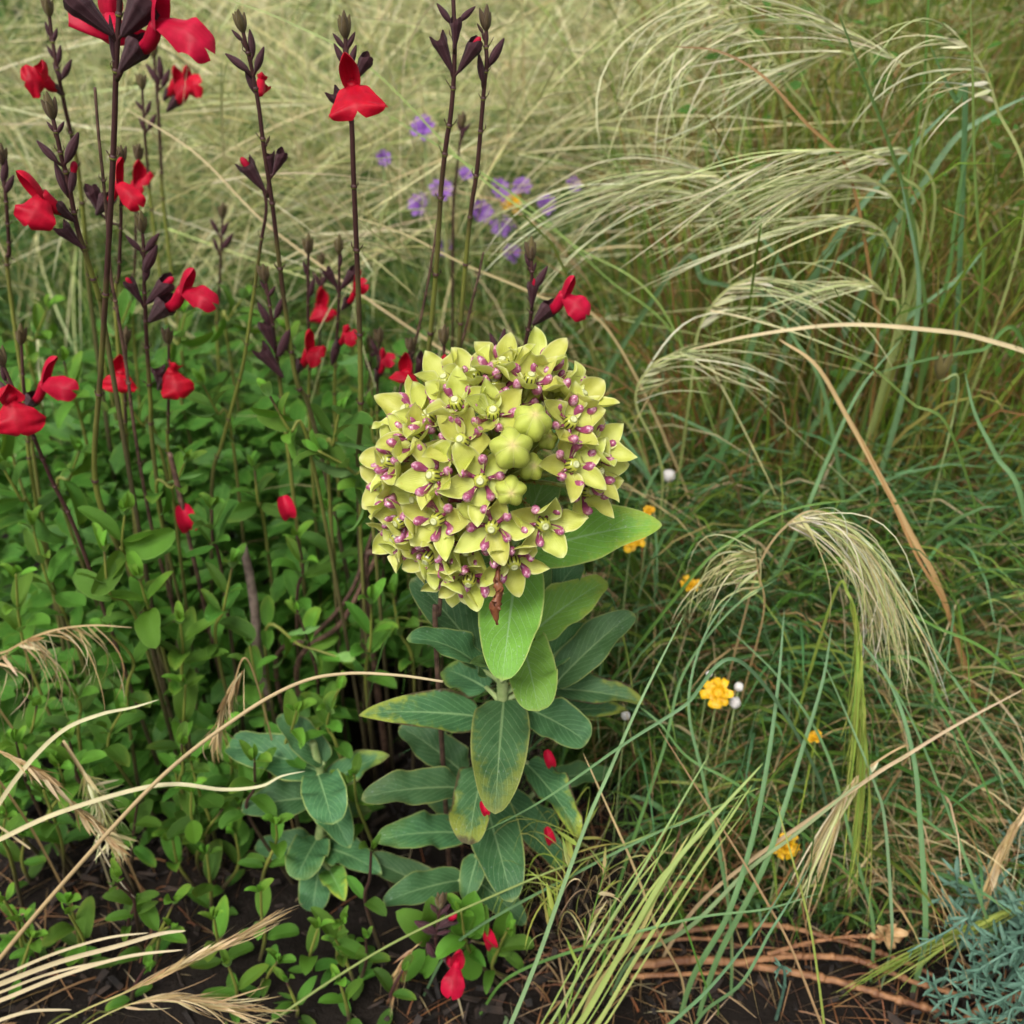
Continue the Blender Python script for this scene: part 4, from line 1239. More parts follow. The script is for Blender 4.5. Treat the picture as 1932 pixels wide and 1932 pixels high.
# ------------------------------------------------------------------ grasses
CREAM = [(.60, .50, .25), (.74, .68, .44), (.50, .50, .20), (.38, .46, .15), (.68, .58, .35), (.56, .58, .28)]
STRAW = [(.48, .34, .16), (.58, .44, .24), (.40, .26, .11), (.62, .50, .30)]
GREEN = [(.055, .14, .018), (.085, .19, .025), (.05, .12, .025), (.13, .23, .035)]
BLUEG = [(.095, .22, .085), (.13, .27, .12), (.07, .18, .06)]
YGREEN = [(.24, .31, .045), (.31, .36, .07), (.18, .27, .04)]
RUST = [(.26, .10, .04), (.20, .085, .04), (.32, .15, .06), (.14, .07, .04)]

def rv(n, a, b):
    return NP.uniform(a, b, n)

def feather(name, label, clumps, wind):
    """clumps: (x, Y, spread, culms, height); pale feather grass"""
    ch = []
    for (cx, cy, spr, K, h, wx) in clumps:
        b = np.stack([cx + NP.normal(0, spr, K), cy + NP.normal(0, spr, K), np.zeros(K)], 1)
        az = rv(K, 0, 6.28)
        hh = h * rv(K, .7, 1.1)
        lean = rv(K, .25, .75) * hh
        dx = np.cos(az) * .95 + wx * rv(K, .1, 1.1)
        dy = np.sin(az) * .7 + wind[1] * rv(K, .3, 1.2)
        z = np.zeros(K)
        p1 = b + np.stack([dx * lean * .12, dy * lean * .12, hh * .5], 1)
        p2 = b + np.stack([dx * lean * .45, dy * lean * .45, hh * 1.0], 1)
        p3 = b + np.stack([dx * lean * 1.15, dy * lean * 1.15, hh * rv(K, .80, 1.15)], 1)
        C = bez(b, p1, p2, p3, 12)
        ch.append(ribbon_arrays(C, rv(K, .0007, .0013), pal(GREEN, K), pal(CREAM, K), 0, .5))
        # awns along the top third
        A = 9
        k = np.repeat(np.arange(K), A)
        n = K * A
        i = NP.integers(8, 13, n)
        st = C[k, i]
        tn = C[k, np.minimum(i, 12)] - C[k, i - 1]
        tn /= np.linalg.norm(tn, axis=1, keepdims=True)
        d = tn + NP.normal(0, .24, (n, 3))
        d /= np.linalg.norm(d, axis=1, keepdims=True)
        L = rv(n, .06, .19)[:, None]
        g = np.stack([wx * rv(n, .0, .4), NP.normal(0, .12, n), -rv(n, .0, .35)], 1)
        q1 = st + d * L * .35
        q2 = st + d * L * .7 + g * L * .2
        q3 = st + d * L + g * L * .55
        ch.append(ribbon_arrays(bez(st, q1, q2, q3, 6), rv(n, .0006, .0013), pal(CREAM, n, NP, .25), pal(CREAM, n, NP, .25), 0, .5))
        # basal green hair-thin leaves
        m = int(K * 3.6)
        bb = np.stack([cx + NP.normal(0, spr, m), cy + NP.normal(0, spr, m), np.zeros(m)], 1)
        az = rv(m, 0, 6.28); H = h * rv(m, .45, .9); ln = H * rv(m, .3, 1.1)
        dx, dy = np.cos(az) + wx * .5, np.sin(az)
        ch.append(ribbon_arrays(bez(bb, bb + np.stack([dx * ln * .1, dy * ln * .1, H * .5], 1), bb + np.stack([dx * ln * .5, dy * ln * .5, H], 1), bb + np.stack([dx * ln, dy * ln, H * rv(m, .6, 1)], 1), 8),
                                rv(m, .0009, .0020), pal(GREEN + BLUEG, m), pal(GREEN + BLUEG + YGREEN, m), 0, .6))
    o = obj(name, strand_mesh(name, ch), 'grass')
    o['kind'] = 'stuff'
    return tag(o, label, 'feather grass')

def lawn(name, label, cat, n, sampler, hfun, wid, c0, c1, lean=(.2, .9), windx=0., fold=0., nseg=8, droop=(.6, 1.0), maxln=.22):
    pos = np.array([sampler() for _ in range(n)])
    b = np.stack([pos[:, 0], pos[:, 1], np.full(n, -.006)], 1)
    H = np.array([hfun(x, y) for x, y in pos]) * rv(n, .55, 1.15)
    az = rv(n, 0, 6.28); ln = np.minimum(H * rv(n, *lean), maxln)
    dx, dy = np.cos(az) + windx, np.sin(az)
    C = bez(b, b + np.stack([dx * ln * .08, dy * ln * .08, H * .5], 1), b + np.stack([dx * ln * .5, dy * ln * .5, H], 1), b + np.stack([dx * ln, dy * ln, H * rv(n, *droop)], 1), nseg)
    o = obj(name, strand_mesh(name, [ribbon_arrays(C, rv(n, *wid), pal(c0, n), pal(c1, n), fold, .7)]), 'grass')
    o['kind'] = 'stuff'
    return tag(o, label, cat)

# pale feather grass behind the sage and behind the milkweed
cl = []
rg = random.Random(21)
for _ in range(11):
    cl.append((rg.uniform(-.42, -.06), rg.uniform(.80, 1.05), .03, 26, rg.uniform(.28, .37), rg.uniform(.2, 1.0) * rg.choice((1, 1, -.8))))
for _ in range(9):
    cl.append((rg.uniform(-.62, .12), rg.uniform(1.0, 1.35), .03, 24, rg.uniform(.34, .44), rg.uniform(.2, 1.0) * rg.choice((1, 1, -.8))))
for _ in range(3):
    cl.append((rg.uniform(-.85, -.5), rg.uniform(.9, 1.4), .03, 16, rg.uniform(.32, .44), rg.uniform(-.6, .9)))
for _ in range(11):
    cl.append((rg.uniform(.06, .34), rg.uniform(.92, 1.35), .03, 24, rg.uniform(.34, .46), rg.uniform(-1.0, .5)))
feather('feather_grass', 'pale cream feather grass with long silky awns behind the red sage', cl, (.6, -.2))
cl = []
for _ in range(8):
    cl.append((rg.uniform(-.7, .5), rg.uniform(1.5, 2.2), .05, 26, rg.uniform(.40, .55), rg.uniform(-.8, .8)))
feather('distant_feather_grass', 'hazy straw-green feather grass filling the far background', cl, (.5, 0))

def uni(x0, x1, y0, y1):
    return lambda: (NP.uniform(x0, x1), NP.uniform(y0, y1))
# green growth below the feather grass
lawn('green_undergrass', 'soft green grass blades growing under the feather grass', 'grass', 6500, uni(-1.1, .5, .74, 1.8), lambda x, y: .17 + .12 * min(1, (y - .7) * 2), (.0013, .0036), GREEN + BLUEG, GREEN + YGREEN, (.2, .8))
lawn('far_meadow', 'dark green meadow grass in the far distance', 'grass', 5000, uni(-3.4, 3.4, 1.8, 4.6), lambda x, y: .34 + .08 * y, (.003, .008), [(.03, .08, .012)] + GREEN, GREEN + GREEN + YGREEN[:1], (.1, .6))
# tall upright brown-green stand on the right
def right_stand():
    while True:
        y = NP.uniform(.58, 1.6)
        q = NP.uniform(.12, .72)              # sideways angle from the camera
        if NP.random() < np.clip((q - .12) / .16, .05, 1): return q * y, y
BROWN = [(.25, .12, .045), (.32, .17, .07), (.22, .085, .03), (.36, .21, .10)]
OLIVE = [(.12, .21, .015), (.09, .18, .015), (.17, .26, .025), (.22, .28, .04)]
lawn('upright_grass', 'tall upright green and rust-brown grass stems standing in a thick stand', 'grass', 9500, right_stand, lambda x, y: .34 + .30 * (y - .58), (.0009, .0026), BROWN + OLIVE, OLIVE + OLIVE + BROWN[:2] + GREEN, (.05, .42), 0., 0., 8, (.9, 1.0))
lawn('upright_straw', 'dry brown straw stems among the tall upright grass', 'dry grass', 4200, right_stand, lambda x, y: .27 + .28 * (y - .58), (.0009, .0024), BROWN, STRAW + BROWN + BROWN, (.1, .6), -.2, 0., 8, (.8, 1.0))
# small leaves and seed scales on the upright stand
def samp_right(rr):
    while True:
        x, y = right_stand()
        return Vector((x, y, rr.uniform(.12, .50)))
leaf_mass('stand_leaflets', 'small green leaflets scattered through the tall upright grass', 'foliage', 3400, samp_right, (.006, .014), 'sageleaf')

# low dense blades to the right of the milkweed
def low_right():
    while True:
        x, y = NP.uniform(.03, .55), NP.uniform(.36, .66)
        if y < .46 and x < .085 + (y - .36) * .1: continue
        if x > .62 * y + .12: continue
        if y < .40 and NP.random() < .55: continue
        return x, y
hlow = lambda x, y: max(.035, min(.21, (y - .315) * .95))
lawn('low_grass', 'dense tangle of green arching grass blades beside the milkweed', 'grass', 4300, low_right, hlow, (.0014, .0040), [(.03, .075, .015), (.045, .10, .025)] + GREEN, GREEN + BLUEG + BLUEG + YGREEN, (.25, 1.15), 0., .25, 9, (.6, 1.05), maxln=.15)  # darkest root greens paint in the shade low among the blades
lawn('fine_low_grass', 'hair-thin dark green blades at the base of the tangle', 'grass', 7000, low_right, lambda x, y: hlow(x, y) * .8, (.0005, .0013), [(.025, .06, .012), (.04, .09, .02)], GREEN, (.4, 1.6), 0., 0., 7, (.3, 1.0), maxln=.12)  # near-black green roots: shade under the tangle put into the colour
lawn('low_straw', 'dry straw strands tangled through the low green grass', 'dry grass', 2200, low_right, lambda x, y: hlow(x, y) * 1.0, (.0007, .002), RUST + STRAW, STRAW + RUST, (.6, 1.8), -.05, 0., 8, (.2, .9), maxln=.11)
def mid_back():
    while True:
        x, y = NP.uniform(-.06, .35), NP.uniform(.56, .9)
        return x, y
lawn('grass_behind_head', 'green and straw grass growing behind the milkweed head', 'grass', 2600, mid_back, lambda x, y: .20 + .2 * (y - .56), (.0008, .002), GREEN, GREEN + YGREEN + STRAW, (.3, 1.1), .1, 0., 8)
lawn('tan_grass', 'tan dry grass tangled on the far side of the hanging green seed head', 'dry grass', 900, lambda: (NP.uniform(.17, .36), NP.uniform(.38, .52)), lambda x, y: hlow(x, y) * .95, (.0008, .0022), STRAW + BROWN, STRAW + CREAM[:1], (.5, 1.4), .2, .2, 8, (.5, 1.0), maxln=.12)
# dry strands in the sage and on the soil
def left_soil():
    return NP.uniform(-.42, .10), NP.uniform(.24, .42)
lawn('dry_litter', 'thin dry brown grass litter lying on the dark soil', 'dry grass', 700, left_soil, lambda x, y: .012, (.0004, .0012), RUST, RUST + STRAW, (1.5, 5.0), 0., 0., 6, (.1, .9))
def right_soil():
    return NP.uniform(.0, .42), NP.uniform(.24, .44)
lawn('dry_root_litter', 'rusty dead grass strands lying over the soil under the blades', 'dry grass', 900, right_soil, lambda x, y: .014, (.0004, .0013), RUST, RUST + STRAW, (1.5, 5.0), 0., 0., 6, (.1, .9))

# ------------------------------------------------------------------ single blades and stalks one can pick out
def one_blade(name, label, cat, pts, w, c0, c1, group=None, fold=.35, base_to_ground=True, taper=.6, tubular=False, root=None, basew=.7, gdx=0., gdy=.03, face=None, jig=.0):
    """pts from the base to the tip: (px,py,Y)"""
    W = [P(*p) for p in pts]
    if base_to_ground and W[0].z > .004:
        b = W[0]
        dd = (W[0] - W[1]).normalized()
        hx, hy = dd.x * min(b.z, .12) * .9 + gdx, dd.y * min(b.z, .12) * .9 + gdy
        W = [Vector((b.x + hx, b.y + hy, -.008)), Vector((b.x + hx * .72, b.y + hy * .7, b.z * .45))] + W
    else:
        W[0].z = max(W[0].z, -.006)
    for q in W: q.z = max(q.z, -.008)
    n = 12 * len(W)
    C = catmull(W, n)
    if jig:
        C = [c + Vector((math.sin(i * .9), 0, math.cos(i * .7))) * jig for i, c in enumerate(C)]
    wm = w * px_at(pts[len(pts) // 2][2])
    if tubular:
        V, F, UV = tube_data(C, lambda s: wm / 2 * (1 - .55 * s ** 1.5), 7)
        me = make_mesh(name, V, F, UV)
        ca = me.color_attributes.new('Col', 'FLOAT_COLOR', 'POINT')
        cc = np.array([np.array(c0) * (1 - u[1]) + np.array(c1) * u[1] for u in UV])
        ca.data.foreach_set('color', np.concatenate([cc, np.ones((len(cc), 1))], 1).astype(np.float32).ravel())
        me.materials.append(MAT['grass'])
    else:
        arr = np.array([[tuple(c) for c in C]])
        sd = face if face is not None else ((CAMP - W[len(W) // 2]).normalized() + Vector((R.uniform(-.5, .5), R.uniform(-.3, .3), R.uniform(-.3, .3))))
        me = strand_mesh(name, [ribbon_arrays(arr, [wm], np.array([c0]), np.array([c1]), fold, taper, basew=basew, side=np.array([[tuple(sd)]]))])
        me.materials.append(MAT['grass'])
    if root is not None:
        return obj(name, me, None, root)
    o = obj(name, me)
    return tag(o, label, cat, group)

def seedhead(name, label, culm, w, c0, c1, awn_starts, awn_dir, n, L, cols, group=None, aw=.0007, spread=.13, drop=.35, ground=True, gdx=0., gdy=.03):
    """culm: (px,py,Y) base to tip; awns leave the culm between the two fractions awn_starts"""
    W = [P(*p) for p in culm]
    full = W[:]
    if ground and W[0].z > .004:
        b = W[0]
        full = [Vector((b.x + gdx, b.y + gdy, -.008)), Vector((b.x + gdx * .6, b.y + gdy * .6, b.z * .5))] + W
    for q in full: q.z = max(q.z, -.008)
    root = thing(name, label, 'grass seed head', (full[0].x, full[0].y, max(0, full[0].z)), group)
    C = catmull(full, 14 * len(full))
    wm = w * px_at(culm[-1][2])
    arr = np.array([[tuple(c) for c in C]])
    me = strand_mesh('culm', [ribbon_arrays(arr, [wm], np.array([c0]), np.array([c1]), .3, .4, side=np.array([[tuple(CAMP - W[-1])]]))])
    me.materials.append(MAT['grass'])
    obj('culm', me, None, root)
    Cv = np.array([tuple(c) for c in catmull(W, 60)])
    i = (NP.uniform(awn_starts[0], awn_starts[1], n) * 59).astype(int)
    st = Cv[i]
    tn = Cv[np.minimum(i + 1, 60)] - Cv[i]
    tn /= np.linalg.norm(tn, axis=1, keepdims=True) + 1e-9
    ad = np.array(awn_dir)[None, :]
    d = tn * .6 + ad * .6 + NP.normal(0, spread, (n, 3))
    d /= np.linalg.norm(d, axis=1, keepdims=True)
    LL = (L * NP.uniform(.55, 1.1, n))[:, None]
    e = ad + NP.normal(0, spread, (n, 3)); e /= np.linalg.norm(e, axis=1, keepdims=True)
    g = np.array([0, 0, -1.])[None, :] * drop
    Cb = bez(st, st + d * LL * .35, st + d * LL * .6 + g * LL * .25, st + d * LL * .45 + e * LL * .5 + g * LL * .4, 9)
    Cb[:, :, 2] = np.maximum(Cb[:, :, 2], .001)
    ch = [ribbon_arrays(Cb, NP.uniform(.5, 1.0, n) * aw, pal(cols, n), pal(cols, n), 0, .4)]
    # plump florets at the awn bases
    m = n // 2
    Fb = bez(st[:m], st[:m] + d[:m] * .004, st[:m] + d[:m] * .009, st[:m] + d[:m] * .014, 4)
    ch.append(ribbon_arrays(Fb, NP.uniform(.8, 1.3, m) * aw * 2.2, pal(cols, m), pal(cols, m), .3, .6, basew=.3))
    me = strand_mesh('awns', ch); me.materials.append(MAT['grass'])
    a = obj('awns', me, None, root)
    a['kind'] = 'stuff'
    return root

S1, S2, S3 = (.54, .39, .19), (.60, .49, .28), (.42, .27, .12)
G1, G2, G3 = (.085, .20, .03), (.15, .28, .10), (.26, .34, .06)

# straw in the left foreground
one_blade('straw_stalk', 'long straw-coloured stalk arching over the low sage leaves', 'straw', [(-60, 1890, .300), (0, 1808, .305), (120, 1665, .315), (300, 1470, .33), (450, 1352, .338), (560, 1290, .34), (650, 1271, .338), (750, 1274, .335), (836, 1286, .333)], 12, S3, S2, tubular=True)
one_blade('dry_straw', 'pale dry grass blade with a wavy thin tip crossing the arching straw stalk', 'straw', [(-60, 1610, .335), (0, 1584, .335), (100, 1538, .335), (240, 1494, .335), (330, 1480, .335), (420, 1490, .336), (490, 1484, .338), (530, 1465, .34), (575, 1455, .342)], 12, S2, (.62, .60, .36), fold=.5)
one_blade('dry_straw', 'curled pale dry blade rising beside the fuzzy brown seed head', 'straw', [(-40, 1590, .34), (0, 1515, .34), (55, 1440, .342), (120, 1378, .345), (190, 1348, .347), (250, 1335, .35), (300, 1320, .352)], 12, S2, (.60, .58, .34), fold=.5)
one_blade('dry_straw', 'thin grey needle of dry grass hanging below the fuzzy seed head', 'straw', [(180, 1585, .335), (205, 1630, .333), (230, 1668, .332), (256, 1696, .331)], 5, S2, (.60, .52, .40))
one_blade('dry_straw', 'short cut piece of straw with a blunt end by the curled blade', 'straw', [(-30, 1540, .338), (0, 1560, .337), (25, 1578, .336), (58, 1602, .335)], 6, S1, S2, taper=.1)
for i, (pts, w) in enumerate((([(-60, 1880, .296), (0, 1856, .297), (110, 1815, .300), (220, 1785, .302), (300, 1762, .304), (350, 1756, .305)], 14), ([(-60, 1905, .292), (0, 1888, .294), (120, 1840, .297), (240, 1805, .299), (345, 1792, .301)], 12),
                              ([(-60, 1862, .298), (0, 1842, .299), (100, 1800, .302), (200, 1770, .304), (280, 1760, .306)], 9), ([(-60, 1950, .288), (0, 1925, .29), (60, 1908, .292), (135, 1905, .294)], 11),
                              ([(-60, 1895, .294), (0, 1872, .296), (90, 1838, .298), (190, 1815, .300), (290, 1798, .302)], 8))):
    one_blade('dry_straw', 'pale dry blade in the bundle lying over the dark soil', 'straw', pts, w, (.50, .40, .22), (.60, .50, .31), 'bundle of dry blades in front of the sage', fold=.4, taper=.35)
toR = np.array
seedhead('straw_seed_head', 'brown bristly dry seed head drooping past the curled pale blade', [(-50, 1400, .345), (0, 1418, .344), (60, 1450, .342), (120, 1500, .34), (170, 1550, .338), (215, 1590, .336)], 6, S3, S1, (.2, 1.0), (.5, -.1, -.6), 60, .02, STRAW, aw=.0011, spread=.2)
seedhead('fuzzy_seed_head', 'fuzzy beige seed head hanging behind the pale wavy blade', [(120, 1400, .36), (160, 1460, .355), (190, 1520, .352), (215, 1590, .35)], 6, S3, S2, (.3, 1.0), (.15, -.1, -.9), 150, .018, CREAM, aw=.0008, spread=.45)
seedhead('straw_seed_head', 'long straw seed head with thin awns reaching over the black soil', [(80, 1945, .284), (160, 1905, .288), (260, 1862, .292), (360, 1812, .297), (440, 1778, .30)], 5, G3, S1, (.45, 1.0), (.75, .3, .25), 46, .045, STRAW, aw=.0009, spread=.08, drop=0.)
seedhead('straw_seed_head', 'branched golden dry seed head spreading low over the soil', [(150, 1940, .285), (220, 1905, .288), (290, 1884, .29), (370, 1890, .29), (440, 1905, .289)], 4, G3, S1, (.3, 1.0), (.7, -.1, .0), 60, .04, STRAW, aw=.0008, spread=.22, drop=.1)
seedhead('dry_grass_head', 'arched dry grass head with hanging awns beside the leafy shoots', [(-40, 1270, .40), (20, 1225, .40), (90, 1192, .40), (170, 1180, .40), (250, 1184, .40)], 5, S3, S1, (.0, .8), (-.3, -.2, -.8), 40, .05, STRAW, aw=.0008, spread=.2)
seedhead('dry_grass_head', 'small dry seed cluster caught behind the arching straw stalk', [(470, 1250, .38), (440, 1290, .38), (420, 1330, .378), (408, 1390, .376)], 4, S3, S1, (.1, 1.0), (-.1, -.1, -.9), 50, .03, STRAW, aw=.0009, spread=.2)
seedhead('tan_seed_head', 'small tan feathery seed head standing beside the low sage sprig', [(792, 1780, .318), (770, 1800, .316), (752, 1832, .314), (744, 1862, .312)], 4, S3, S1, (.2, 1.0), (-.1, -.1, -.9), 70, .022, STRAW + RUST, aw=.0007, spread=.16)

# green culms crossing in front of the milkweed base
one_blade('grass_culm', 'yellow-green grass stalk lying diagonally across the milkweed foot', 'grass stalk', [(440, 1975, .285), (505, 1932, .292), (640, 1840, .30), (775, 1762, .308), (1000, 1660, .318), (1160, 1600, .325), (1300, 1545, .333), (1430, 1487, .342)], 8, (.34, .40, .14), (.26, .34, .09), tubular=True)
seedhead('green_grass_head', 'pale green seed stalk with trailing golden awns in front of the soil', [(955, 1950, .283), (1010, 1820, .295), (1060, 1680, .308), (1110, 1545, .322), (1150, 1455, .332), (1205, 1330, .347), (1290, 1160, .372)], 9, (.24, .36, .17), (.20, .34, .14), (.25, .5), (-.35, -.05, -.9), 34, .085, YGREEN + [(.40, .34, .10)], aw=.0009, spread=.10)
seedhead('green_grass_head', 'thin awned green stalk leaning beside the trailing seed stalk', [(1060, 1940, .284), (1095, 1810, .296), (1125, 1700, .306), (1150, 1610, .315)], 5, G3, G1, (.3, 1.), (-.2, -.05, -.9), 30, .06, YGREEN + STRAW, aw=.0008, spread=.12)
BL = 'blue-green grass blade arching through the tangle right of the milkweed'
GB = 'blue-green blades right of the milkweed'
YL = 'yellow-green grass stalk slanting over the soil right of the milkweed'
GY = 'yellow-green stalks right of the milkweed'
DL = 'dry straw stalk slanting through the green tangle'
GD = 'dry stalks in the green tangle'
for pts, w, c0, c1, kind in (
 ([(1090, 1935, .286), (1170, 1800, .298), (1250, 1660, .312), (1330, 1560, .324), (1440, 1440, .34)], 15, (.34, .40, .10), (.30, .40, .12), 'y'),
 ([(1120, 1945, .284), (1200, 1810, .297), (1290, 1670, .311), (1360, 1570, .322), (1420, 1480, .333)], 11, (.40, .42, .14), (.28, .38, .10), 'y'),
 ([(1030, 1945, .284), (1120, 1790, .297), (1200, 1660, .31), (1270, 1540, .323), (1340, 1420, .34)], 8, (.30, .38, .12), (.24, .36, .12), 'y'),
 ([(1200, 1770, .305), (1235, 1700, .312), (1262, 1640, .318), (1300, 1575, .326)], 10, (.60, .46, .20), (.44, .44, .14), 'y'),
 *[([(1010 + q * 17, 1950, .284), (1085 + q * 20, 1820 - q * 3, .296 + q * .001), (1175 + q * 21, 1680 - q * 5, .31 + q * .001), (1270 + q * 22 - (q % 3) * 16, 1550 - q * 9 + (q % 2) * 40, .325 + q * .002)], 5 + (q * 3) % 5, ((.30, .38, .10), (.36, .40, .12), (.22, .34, .09))[q % 3], ((.26, .36, .09), (.34, .40, .11))[q % 2], 'y') for q in range(8)],
 ([(1245, 1765, .311), (1225, 1710, .316), (1190, 1620, .325), (1150, 1530, .335), (1100, 1420, .35)], 8, S1, S1, 'd'),
 ([(1400, 1250, .345), (1290, 1332, .336), (1180, 1402, .33), (1020, 1512, .325), (880, 1585, .325)], 9, (.12, .22, .12), G2, 'b'),
 ([(1372, 1731, .315), (1419, 1588, .33), (1449, 1438, .348), (1469, 1288, .368), (1480, 1150, .39)], 14, G2, (.15, .27, .13), 'b'),
 ([(1440, 1640, .33), (1479, 1528, .345), (1512, 1421, .36), (1552, 1288, .378), (1570, 1180, .395)], 13, G2, (.15, .27, .13), 'b'),
 ([(1746, 1735, .325), (1736, 1555, .345), (1722, 1421, .36), (1679, 1288, .378), (1600, 1180, .395)], 13, G2, (.16, .29, .14), 'b'),
 ([(1682, 1750, .325), (1669, 1555, .345), (1649, 1478, .352), (1610, 1380, .365), (1550, 1240, .385)], 10, (.26, .38, .20), (.18, .30, .14), 'b'),
 ([(1240, 1945, .284), (1300, 1900, .287), (1346, 1855, .291), (1399, 1791, .297), (1446, 1728, .303), (1500, 1640, .312)], 11, G2, (.12, .24, .13), 'b'),
 ([(1399, 1855, .292), (1452, 1761, .30), (1479, 1718, .305), (1530, 1630, .315)], 9, G2, (.12, .24, .13), 'b'),
 ([(1159, 1771, .302), (1319, 1731, .306), (1446, 1715, .308), (1546, 1685, .312)], 8, G1, (.16, .28, .12), 'b'),
 ([(1556, 1940, .285), (1536, 1788, .3), (1519, 1705, .308), (1492, 1608, .318), (1466, 1518, .33)], 7, G3, (.36, .40, .10), 'y'),
 ([(1552, 1940, .286), (1492, 1788, .302), (1442, 1695, .312), (1399, 1621, .321), (1326, 1505, .336), (1240, 1370, .355)], 7, (.42, .27, .13), (.36, .22, .11), 'd'),
 ([(1300, 1750, .32), (1412, 1641, .33), (1492, 1581, .335), (1559, 1528, .34), (1619, 1481, .345), (1720, 1420, .352)], 10, (.14, .26, .11), (.30, .32, .15), 'b'),
 ([(1620, 1482, .345), (1710, 1425, .352), (1800, 1370, .36), (1932, 1300, .37)], 9, (.50, .36, .20), (.58, .44, .28), 'd'),
 ([(1100, 1640, .318), (1240, 1570, .324), (1290, 1552, .326), (1400, 1500, .332)], 8, (.12, .22, .10), G2, 'b'),
 ([(1340, 1880, .30), (1290, 1740, .312), (1240, 1630, .32), (1190, 1520, .335)], 6, G1, G1, 'b'),
 ([(1420, 1500, .352), (1300, 1430, .362), (1240, 1360, .37), (1160, 1300, .39)], 7, G1, G2, 'b'),
 ([(1690, 1240, .395), (1780, 1330, .38), (1840, 1440, .365), (1890, 1560, .35)], 9, G2, G1, 'b'),
 ([(1850, 1700, .335), (1800, 1560, .35), (1730, 1380, .37), (1650, 1230, .39)], 8, G2, (.14, .26, .11), 'b'),
 ([(1330, 1480, .355), (1300, 1330, .375), (1330, 1200, .395), (1400, 1100, .41)], 8, G2, (.15, .27, .13), 'b'),
 ([(1250, 1420, .37), (1290, 1270, .39), (1380, 1150, .405), (1470, 1090, .415)], 7, G1, (.15, .27, .12), 'b'),
 ([(1610, 1600, .345), (1560, 1420, .365), (1480, 1290, .38), (1370, 1180, .40)], 8, G2, (.14, .26, .11), 'b'),
 ([(1932, 1480, .365), (1860, 1370, .38), (1780, 1250, .395), (1700, 1120, .415)], 9, G2, (.15, .27, .12), 'b'),
 ([(1900, 1260, .40), (1760, 1180, .41), (1640, 1120, .42), (1480, 1060, .43)], 7, (.13, .26, .05), G1, 'b'),
 ([(1280, 1120, .43), (1380, 1020, .44), (1500, 960, .45), (1640, 940, .455)], 7, G1, (.15, .28, .06), 'b'),
):
    if kind == 'b': one_blade('arching_grass_blade', BL if pts[0][1] < 1660 else 'blue-green grass blade rising from the soil edge by the orange dead stems', 'grass blade', pts, w, c0, c1, GB if pts[0][1] < 1660 else 'blades at the soil edge', fold=.4, gdy=.02)
    elif kind == 'y': one_blade('grass_stalk', YL, 'grass stalk', pts, w, c0, c1, GY, fold=.5, gdy=.02, taper=.4)
    else: one_blade('dry_stalk', DL, 'dry stalk', pts, w, c0, c1, GD, fold=.5, gdy=.02, taper=.4)

seedhead('pale_seed_head', 'silvery cream feathery seed head arching and hanging over green blades', [(1400, 1180, .425), (1440, 1050, .42), (1500, 978, .415), (1550, 966, .412), (1610, 1000, .408), (1650, 1070, .404)], 5, S3, S2, (.35, 1.0), (.30, -.25, -.85), 130, .095, CREAM + [(.74, .70, .58)], aw=.0008, spread=.16, drop=.3)
seedhead('pale_seed_head', 'small beige seed head beside the silvery hanging one', [(1440, 1160, .42), (1430, 1080, .418), (1425, 1030, .416)], 4, S3, S1, (.3, 1.), (-.35, -.1, -.8), 40, .06, CREAM, aw=.0008, spread=.12, drop=.3)
seedhead('green_awned_head', 'long yellow-green awned seed head hanging straight down past the yellow daisies', [(1575, 1120, .40), (1600, 1120, .395), (1618, 1180, .388), (1625, 1280, .376), (1634, 1430, .358)], 7, G3, G3, (.3, 1.0), (.0, -.35, -.95), 70, .10, YGREEN + [(.34, .36, .08)], aw=.0011, spread=.06, drop=.2)
seedhead('tan_drooping_head', 'tan dry seed head drooping beside the lower yellow daisy', [(1720, 1410, .37), (1650, 1440, .362), (1600, 1490, .354), (1580, 1560, .345)], 5, S3, S1, (.3, 1.0), (-.3, -.3, -.9), 60, .06, STRAW + CREAM, aw=.0010, spread=.08, drop=.2)
seedhead('green_awned_head', 'olive awned seed head lying across the blue-green shrub', [(1990, 1690, .345), (1932, 1705, .34), (1860, 1735, .334), (1780, 1765, .328)], 6, G3, (.30, .34, .08), (.1, 1.0), (-.8, -.25, -.35), 60, .07, YGREEN + [(.28, .30, .06)], aw=.0010, spread=.07, drop=.1)
seedhead('tan_drooping_head', 'straw seed head hanging over the blue-green shrub', [(1990, 1480, .37), (1940, 1520, .363), (1900, 1580, .355), (1880, 1640, .348)], 6, S3, S1, (.1, 1.0), (-.2, -.3, -.9), 46, .045, STRAW, aw=.0012, spread=.07, drop=.2)

